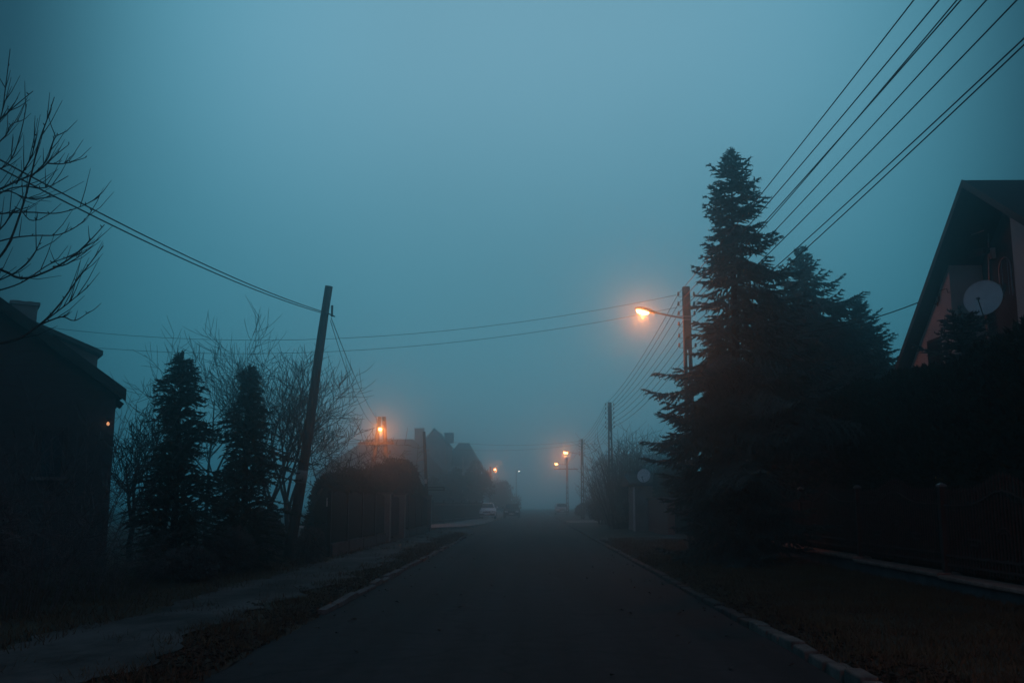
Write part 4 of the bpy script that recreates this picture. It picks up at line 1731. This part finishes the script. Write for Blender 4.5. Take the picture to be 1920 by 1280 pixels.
B_L = [
    [(-140, 540), (-30, 500), (10, 468), (38, 400), (58, 330), (72, 270), (88, 225), (102, 182)],
    [(-100, 420), (-40, 330), (0, 225), (10, 165), (19, 92)],
    [(-70, 290), (-20, 245), (18, 208), (62, 171)],
    [(-130, 480), (-40, 380), (20, 345), (70, 322), (102, 293), (129, 271)],
    [(88, 306), (120, 307), (160, 296)],
    [(-120, 440), (-20, 405), (50, 398), (105, 400), (150, 388), (184, 371)],
    [(-140, 500), (0, 452), (60, 442), (110, 440), (150, 420), (172, 395)],
    [(-140, 560), (-20, 505), (40, 522), (90, 508), (135, 482), (168, 452), (196, 421)],
    [(-150, 590), (-20, 550), (40, 530), (85, 500), (110, 488), (150, 475)],
    [(-60, 460), (0, 430), (30, 390), (55, 412), (78, 411)],
    [(-90, 380), (-20, 330), (20, 300), (40, 245), (50, 195)],
    [(30, 345), (60, 290), (64, 255)],
    [(60, 330), (88, 300), (100, 265), (108, 253)],
    [(-120, 470), (-10, 370), (40, 350), (85, 352), (128, 330)],
    [(-120, 420), (0, 360), (50, 372), (104, 369)],
    [(-100, 330), (0, 265), (20, 235), (40, 227)],
    [(-150, 590), (-60, 640), (20, 640), (75, 608), (112, 570), (142, 528), (170, 492), (194, 461)],
    [(70, 612), (118, 576), (164, 539)],
    [(72, 610), (115, 594), (140, 601), (168, 584)],
    [(100, 500), (126, 495), (160, 473)],
    [(-140, 560), (-30, 535), (30, 510), (62, 480), (80, 440)],
]
for i, pl in enumerate(B_L):
    shoot(pl, rb_.uniform(-.5, .8), .015 if i in (0, 3, 7, 16) else .0085, .0034, 7)
br.build('branches', M['twig'], nt_)

# tangled frosty shrubs in the left foreground
gs = 'tangled shrubs in the left foreground'
for (x, y, H_, n, sp_, lab, sd_, ar) in (
        (-6.6, 13.0, 2.3, 60, 1.3, 'tangled frosty shrub in front of the boarded house window', 101, .25),
        (-6.9, 10.4, 1.9, 70, 1.3, 'arching frosty shrub at the lower left edge', 102, .45),
        (-7.6, 16.5, 3.6, 46, 1.4, 'tall thin-stemmed shrub left of the taller columnar conifer', 103, .12),
        (-5.6, 8.6, 1.0, 80, .9, 'low drooping dead weeds beside the left footpath', 104, .6),
        (-6.3, 15.2, 1.5, 50, 1.0, 'low twiggy shrub at the foot of the taller columnar conifer', 105, .35)):
    stem_bush('frosty_shrub', (x, y, .08), H_, n, sp_, lab, sd_, 'frost', gs, 14, ar, th=.008)
for (x, y, r_, lab, sd_) in ((-8.4, 14.2, (1.0, .9, 1.5), 'dense dark bush against the boarded house', 111), (-8.0, 11.0, (.9, .9, 1.2), 'dense dark bush at the left edge in front of the boarded house', 112)):
    bush('bush', (x, y, .05), r_, lab, sd_, 9000, .08, 'bush', gs, 120)

# ------------------------------------------------------------------ left fence, gate, hedge
fa, fb = V((-5.35, 27.0, .12)), V((-5.05, 50.0, .12))
LF = empty('garden_fence', (fa.x, fa.y, .12), 'dark slatted garden fence on the left beyond the leaning pole', 'fence')
dirF = (fb - fa).normalized()
Lf = (fb - fa).length
angF = math.atan2(dirF.y, dirF.x)
RF = Matrix.Rotation(angF, 3, 'Z')


def fpt(s, off, z):
    return RF @ V((s, off, z))


def fbox(m, s0, s1, o0_, o1_, z0, z1):
    m.box(fpt((s0 + s1) / 2, (o0_ + o1_) / 2, (z0 + z1) / 2), (s1 - s0, o1_ - o0_, z1 - z0), RF)


gate_s = (9.6, 13.2)
secs = [(0, 2.4), (2.4, 4.8), (4.8, 7.2), (7.2, 9.4), (13.4, 15.8), (15.8, 18.2), (18.2, 20.6), (20.6, Lf)]
for i, (s0, s1) in enumerate(secs):
    m = MB()
    fbox(m, s0 + .06, s1 - .06, -.09, .09, -.2, .30 + .02 * (i % 2))
    m.build('plinth', M['plinth_old'], LF)
    m = MB()
    n = int((s1 - s0) / .115)
    hh = 1.62 if i < 4 else 1.55
    for k in range(n):
        s = s0 + .10 + (s1 - s0 - .2) * k / (n - 1)
        fbox(m, s - .032, s + .032, -.012, .012, .36, hh + .10 * math.sin(math.pi * k / (n - 1)))
    fbox(m, s0 + .05, s1 - .05, .013, .045, .55, .60)
    fbox(m, s0 + .05, s1 - .05, .013, .045, 1.30, 1.35)
    m.build('panel', M['slat'], LF)
for s in (0, 2.4, 4.8, 7.2, 15.8, 18.2, 20.6):
    m = MB()
    fbox(m, s - .045, s + .045, -.05, .05, -.2, 1.72)
    m.build('post', M['metal'], LF)
for s, wd_, lab in ((9.5, .2, 'pale rendered gate pillar on the left side of the dark gate'), (13.3, .22, 'pale rendered gate pillar on the far side of the dark gate'), (Lf + .25, .16, 'dark end pillar of the left fence at the street corner')):
    q = fpt(s, 0, 0) + fa
    o = empty('gate_pillar', (q.x, q.y, .05), lab, 'gate pillar', 'gate pillars on the left', angF)
    m = MB()
    m.span((-wd_, -wd_, -.2), (wd_, wd_, 1.78))
    m.build('shaft', M['plaster_old'] if s < 20 else M['conc_dark'], o)
    m = MB()
    m.span((-wd_ - .05, -wd_ - .05, 1.782), (wd_ + .05, wd_ + .05, 1.85))
    m.build('cap', M['conc_dark'], o)
q = fpt(11.4, 0, 0) + fa
gt_ = empty('gate', (q.x, q.y, .12), 'dark double gate between two pale pillars on the left', 'gate', None, angF)
for sg in (-1, 1):
    m = MB()
    for k in range(15):
        x = sg * (.04 + .112 * k)
        m.box((x + sg * .03, 0, .85 + .06 * math.sin(k * .22)), (.06, .024, 1.45))
    m.box((sg * .85, .03, .4), (1.62, .03, .05))
    m.box((sg * .85, .03, 1.3), (1.62, .03, .05))
    m.build('gate_leaf', M['slat'], gt_)
q = P(617, 941, 28.6)
lb_ = empty('letterbox', (q.x, 28.6, q.z), 'small white letterbox on the dark left fence', 'letterbox')
m = MB()
m.box((0, 0, 0), (.13, .10, .24))
m.build('box', M['white'], lb_)
m = MB()
m.box((0, -.055, .06), (.10, .012, .02))
m.build('slot', M['metal'], lb_)

hedge('hedge', (-6.4, 32.5), (-6.0, 52.0), .1, lambda t: 2.25 + .80 * math.exp(-((t - .68) / .30) ** 2) + .09 * math.sin(t * 19) + .07 * math.sin(t * 47), 1.5,
      'rounded dark hedge rising over the left fence, below the twin legged pole', 24, 42000, .10, shoots=22, rough=2.4)

# ------------------------------------------------------------------ far bare shrubs by the second right pole
gx = 'bare shrubs along the right side'
for (px, d, H_, n, sp_, lab, sd_) in (
        (1168, 56, 5.4, 46, 1.7, 'tall bare shrub of upright stems around the ladder pole', 121),
        (1205, 54, 5.0, 44, 1.6, 'tall bare shrub of upright stems left of the small satellite dish', 122),
        (1140, 66, 4.2, 44, 1.5, 'lower bare shrub beyond the ladder pole', 123),
        (1120, 86, 3.2, 40, 1.4, 'lowest faint shrub near the grey lamp pole', 124)):
    q = P(px, 943, d)
    stem_bush('bare_shrub', (q.x, d, .1), H_, n * 2, sp_, lab, sd_, 'twig', gx, 10, .05, th=.022)
for (px, d, r_, lab, sd_) in ((1150, 60, (1.6, 2.0, 1.5), 'dark low bush at the foot of the ladder pole', 131), (1186, 55, (1.2, 1.6, 1.5), 'dark low bush before the pale outbuilding', 132), (1106, 90, (1.6, 3, 1.2), 'faint low bush by the grey lamp pole', 133)):
    q = P(px, 943, d)
    bush('bush', (q.x + .3, d, .1), r_, lab, sd_, 5000, .12, 'bush', 'low bushes on the right', 60)


# ------------------------------------------------------------------ far houses
def far_house(name, x0, x1, y0, dep, eave, ridge, label, axis='x', chim=(), wins=(), hip=0.0, group='distant houses'):
    o = empty(name, ((x0 + x1) / 2, y0, 0), label, 'house', group)
    cx = (x0 + x1) / 2
    hw = (x1 - x0) / 2
    m = MB()
    if axis == 'x':       # ridge runs across the view
        m.span((-hw, 0, -.1), (hw, dep, eave))
        m.build('wall', M['plaster_old'], o)
        m = MB()
        ov = .4
        m.rings([[V((-hw - ov, -ov, eave + .002)), V((hw + ov, -ov, eave + .002)), V((hw + ov, dep + ov, eave + .002)), V((-hw - ov, dep + ov, eave + .002))],
                 [V((-hw - ov, -ov, eave + .15)), V((hw + ov, -ov, eave + .15)), V((hw + ov, dep + ov, eave + .15)), V((-hw - ov, dep + ov, eave + .15))],
                 [V((-hw - ov + hip, dep / 2 - .1, ridge)), V((hw + ov - hip, dep / 2 - .1, ridge)), V((hw + ov - hip, dep / 2 + .1, ridge)), V((-hw - ov + hip, dep / 2 + .1, ridge))]])
        rf = m.build('roof', M['roof'], o)
    else:                 # gable towards the viewer
        m.prism([V((-hw, 0, -.1)), V((hw, 0, -.1)), V((hw, 0, eave)), V((0, 0, ridge - .1)), V((-hw, 0, eave))], (0, dep, 0))
        m.build('wall', M['plaster_old'], o)
        m = MB()
        s = (ridge - eave) / hw
        for sg in (-1, 1):
            m.prism([V((sg * .002, -.4, ridge + .12)), V((sg * (hw + .4), -.4, eave - .4 * s + .12)), V((sg * (hw + .4), -.4, eave - .4 * s)), V((sg * .002, -.4, ridge))], (0, dep + .8, 0))
        rf = m.build('roof', M['roof'], o)
    for (cxx, cy, w_, zt) in chim:
        m = MB()
        m.span((cxx - cx - w_ / 2, cy - y0, ridge - 1.5), (cxx - cx + w_ / 2, cy - y0 + .6, zt - .1))
        m.span((cxx - cx - w_ / 2 - .06, cy - y0 - .06, zt - .098), (cxx - cx + w_ / 2 + .06, cy - y0 + .66, zt))
        m.build('chimney', M['brick'], rf)
    for (wx, wz, ww, wh) in wins:
        m = MB()
        m.span((wx - ww / 2, -.04, wz), (wx + ww / 2, -.005, wz + wh))
        wn = m.build('window', M['white'], o)
        m = MB()
        m.span((wx - ww / 2 + .08, -.055, wz + .08), (wx - .03, -.041, wz + wh - .08))
        m.span((wx + .03, -.055, wz + .08), (wx + ww / 2 - .08, -.041, wz + wh - .08))
        m.build('pane', M['glass'], wn)
    return o


a, b_ = P(602, 870, 112), P(835, 822, 112)
rz1 = P(760, 823, 117).z
far_house('big_house', a.x, b_.x, 110, 14, P(610, 893, 112).z, rz1, 'large pale house with a long dark roof behind the twin legged pole', 'x',
          [(P(787, 815, 117).x, 116.5, 1.1, P(787, 803, 117).z)], [(-4.4, 1.2, 1.4, 1.5), (-.6, 1.2, 1.4, 1.5), (3.4, 1.2, 1.4, 1.5), (5.4, 1.2, 1.4, 1.5)], 4.6)
a, b_ = P(795, 850, 130), P(838, 850, 130)
far_house('tall_house', a.x, b_.x, 128, 11, P(800, 830, 128).z, P(815, 804, 128).z, 'narrow pointed gable rising behind the large pale house', 'y',
          [(P(842, 820, 133).x, 133, 1.2, P(842, 811, 133).z)], [(-.4, 3.0, 1.2, 1.4), (-.4, 5.8, 1.2, 1.4)])
a, b_ = P(836, 870, 138), P(895, 870, 138)
far_house('far_house', a.x, b_.x, 137, 11, P(895, 872, 137).z, P(850, 830, 142).z, 'faint sloping roof to the right of the pointed gable', 'x', [], [(.5, 2.0, 1.2, 1.3)], 1.8)
a, b_ = P(1118, 860, 150), P(1300, 860, 150)
far_house('long_house', a.x, b_.x, 148, 14, P(1150, 878, 149).z, P(1170, 851, 154).z, 'long low roofed house behind the bare shrubs on the right', 'x', [], [(-3, 1.2, 1.3, 1.3), (0, 1.2, 1.3, 1.3)], 1.5)
# corner post of pale render beside the dark far tree
q = P(868, 857, 106)
dp = MB()
dp.tube([V((0, 0, -.1)), V((0, 0, q.z))], .07, 8)
dp.box((0, 0, q.z + .03), (.2, .2, .06))
tag(dp.build('pale_post', M['plaster'], None, False, (q.x, 106, 0)), 'pale thin post beside the dark round tree far on the left', 'post')


# far leafy trees
def far_tree(px, top_, base_d, rx_, label, seed, kind='round'):
    rg = random.Random(seed)
    q = P(px, top_, base_d)
    o = empty('leafy_tree', (q.x, base_d, 0), label, 'tree', 'distant trees')
    m = MB()
    m.tube([V((0, 0, -.2)), V((.05, 0, q.z * .4)), V((0, 0, q.z * .8))], [.2, .15, .05], 8)
    m.build('trunk', M['bark'], o, True)
    m = MB()
    cl = [(V((rg.gauss(0, .4) * rx_, rg.gauss(0, .4) * rx_, q.z * rg.uniform(.25, .82))), rx_ * rg.uniform(.28, .5)) for _ in range(22)] + [(V((0, 0, q.z * .93)), rx_ * .3)]

    def fn(rg):
        c, r_ = rg.choice(cl)
        d = V((rg.gauss(0, 1), rg.gauss(0, 1), rg.gauss(0, 1))).normalized()
        return c + d * r_ * rg.uniform(.5, 1.05), d
    leaf_mass(m, fn, 7000, .22, rg, .1)
    m.build('crown', M['hedge'], o)


far_tree(893, 866, 112, 2.2, 'dark round tree behind the white car', 141)
far_tree(856, 880, 104, 1.7, 'small dark tree between the large pale house and the pale post', 142)
far_tree(812, 900, 98, 1.9, 'low dark tree before the large pale house', 143)
far_tree(945, 905, 150, 2.2, 'faint tree beyond the dark car', 144)
far_tree(915, 888, 175, 3.0, 'faint tall tree behind the small orange lamp', 146)

# far garden fence behind the white car
a, b_ = P(812, 960, 68), P(905, 960, 92)
ff = empty('far_fence', (a.x, a.y, .1), 'faint bar fence along the far pavement behind the white car', 'fence')
d = V((b_.x - a.x, b_.y - a.y, 0))
n = int(d.length / .14)
ps = MB()
for k in range(n + 1):
    q = d * (k / n)
    ps.box((q.x, q.y, .75), (.03, .03, 1.4))
an = math.atan2(d.y, d.x)
for z in (.25, 1.3):
    ps.box((d.x / 2, d.y / 2, z), (d.length, .03, .05), Matrix.Rotation(an, 3, 'Z'))
ps.build('panel', M['metal'], ff)
for k in range(7):
    q = d * (k / 6)
    m = MB()
    m.box((q.x, q.y, .75), (.13, .13, 1.75))
    m.build('post', M['metal'], ff)


# ------------------------------------------------------------------ cars
def car(name, loc, rz, paint, label):
    o = empty(name, loc, label, 'car', 'parked cars', rz)
    Lc, W_ = 4.2, 1.7
    # stations along the car (front = -y): y, half width at sill, half width at belt, z bottom, z belt
    st = [(-2.10, .62, .66, .34, .58), (-2.02, .74, .76, .26, .70), (-1.7, .80, .82, .22, .80), (-1.1, .82, .84, .20, .90), (-.85, .83, .85, .20, .95), (.2, .83, .85, .20, .97),
          (1.2, .83, .84, .20, .98), (1.75, .80, .82, .24, .97), (2.0, .74, .77, .28, .90), (2.08, .66, .68, .36, .72)]
    m = MB()
    rs = []
    for (y, ws, wb__, zb, zt) in st:
        zm = (zb + zt) / 2
        rs.append([V((-ws * .9, y, zb)), V((ws * .9, y, zb)), V((ws, y, zb + .08)), V((wb__, y, zm)), V((wb__ * .98, y, zt - .05)), V((wb__ * .90, y, zt)),
                   V((0, y, zt + .03)), V((-wb__ * .90, y, zt)), V((-wb__ * .98, y, zt - .05)), V((-wb__, y, zm)), V((-ws, y, zb + .08))])
    m.rings(rs)
    bd = m.build('body', M[paint], o, True)
    bd.data.polygons.foreach_set('use_smooth', [True] * len(bd.data.polygons))
    # cabin
    cab = [(-.95, .72, .92), (-.25, .60, 1.36), (.1, .60, 1.43), (1.0, .60, 1.42), (1.45, .60, 1.33), (1.85, .70, .96)]
    m = MB()
    rs = []
    for (y, w_, z) in cab:
        rs.append([V((-.76, y, .93)), V((.76, y, .93)), V((w_, y, z - .05 if z > 1 else z)), V((w_ * .85, y, z)), V((-w_ * .85, y, z)), V((-w_, y, z - .05 if z > 1 else z))])
    m.rings(rs)
    m.build('cabin', M[paint], o)
    # glass set 6 mm proud
    m = MB()
    m.quad((-.62, -.90, .99), (.62, -.90, .99), (.50, -.33, 1.345), (-.50, -.33, 1.345))
    m.v = [(x, y - .012, z + .012) for (x, y, z) in m.v]
    m.build('windscreen', M['glass'], o)
    m = MB()
    m.quad((.60, 1.80, 1.03), (-.60, 1.80, 1.03), (-.48, 1.50, 1.30), (.48, 1.50, 1.30))
    m.v = [(x, y + .02, z + .012) for (x, y, z) in m.v]
    m.build('rear_window', M['glass'], o)
    for sg in (-1, 1):
        m = MB()
        m.quad((sg * .765, -.62, 1.0), (sg * .765, .25, 1.0), (sg * .655, .25, 1.33), (sg * .655, -.18, 1.31))
        m.quad((sg * .765, .33, 1.0), (sg * .765, 1.35, 1.0), (sg * .655, 1.25, 1.31), (sg * .655, .33, 1.33))
        m.build('side_window', M['glass'], o)
        m = MB()
        m.box((sg * .56, -2.04, .64), (.30, .14, .15))
        m.build('headlight', M['dish'], o)
        m = MB()
        m.box((sg * .62, 2.03, .78), (.20, .10, .22))
        m.build('tail_light', M['cap'], o)
        m = MB()
        m.lathe((sg * .86, -.62, 1.02), (sg, 0, .1), [(0, .05), (.08, .09), (.14, .03)], 8)
        m.build('mirror', M[paint], o)
        for y in (-1.32, 1.30):
            m = MB()
            m.lathe((sg * .66, y, .31), (sg, 0, 0), [(0, .22), (0, .30), (.03, .315), (.17, .315), (.20, .30), (.20, .22)], 20)
            wh = m.build('wheel', M['tyre'], o)
            m = MB()
            m.lathe((sg * .80, y, .31), (sg, 0, 0), [(0, .20), (.055, .21), (.06, .12), (.07, .04)], 14)
            m.build('rim', M['galv'], wh)
    m = MB()
    m.box((0, -2.10, .38), (1.42, .10, .20))
    m.box((0, -2.085, .62), (.62, .08, .10))
    m.build('bumper', M['tyre'] if paint != 'carwhite' else M['conc_dark'], o)
    m = MB()
    m.box((0, -2.155, .42), (.52, .012, .11))
    m.build('number_plate', M['white'], o)
    return o


q = P(913, 943, 92)
car('parked_car', (q.x, 92, .12), R(2), 'carwhite', 'white car parked facing the viewer on the far left pavement')
q = P(960, 943, 106)
car('parked_car', (q.x, 106, .02), R(0), 'cardark', 'dark car parked at the road edge beyond the white car')
q = P(1053, 943, 128)
car('parked_car', (q.x, 128, .08), R(0), 'carsilver', 'faint silver car beneath the far right lamps')
q = P(923, 946, 96)
gl = empty('glowing_globe', (q.x, 96, .1), 'small white globe glowing behind the white car', 'lamp')  # post and glowing globe added for a small white glint
m = MB()
m.tube([V((0, 0, 0)), V((0, 0, q.z - .15))], .03, 6)
m.build('post', M['metal'], gl)
m = MB()
m.lathe((0, 0, q.z - .16), (0, 0, 1), [(0, .05), (.06, .10), (.16, .09), (.22, .03)], 10)
m.build('globe', M['globe_white'], gl)

# ------------------------------------------------------------------ lamps on
for p, e in LAMPS:
    if e:
        lamp_light(p, e * (.85 if p.y > 50 else 1.0))

# ------------------------------------------------------------------ render settings
S.view_settings.view_transform = 'Standard'
S.view_settings.look = 'None'
S.view_settings.exposure = 0
S.view_settings.gamma = 1
C = S.cycles
C.max_bounces = 8
C.diffuse_bounces = 2
C.glossy_bounces = 2
C.transmission_bounces = 2
C.volume_bounces = 4
C.caustics_reflective = False
C.caustics_refractive = False
C.use_denoising = True
C.sample_clamp_indirect = 3
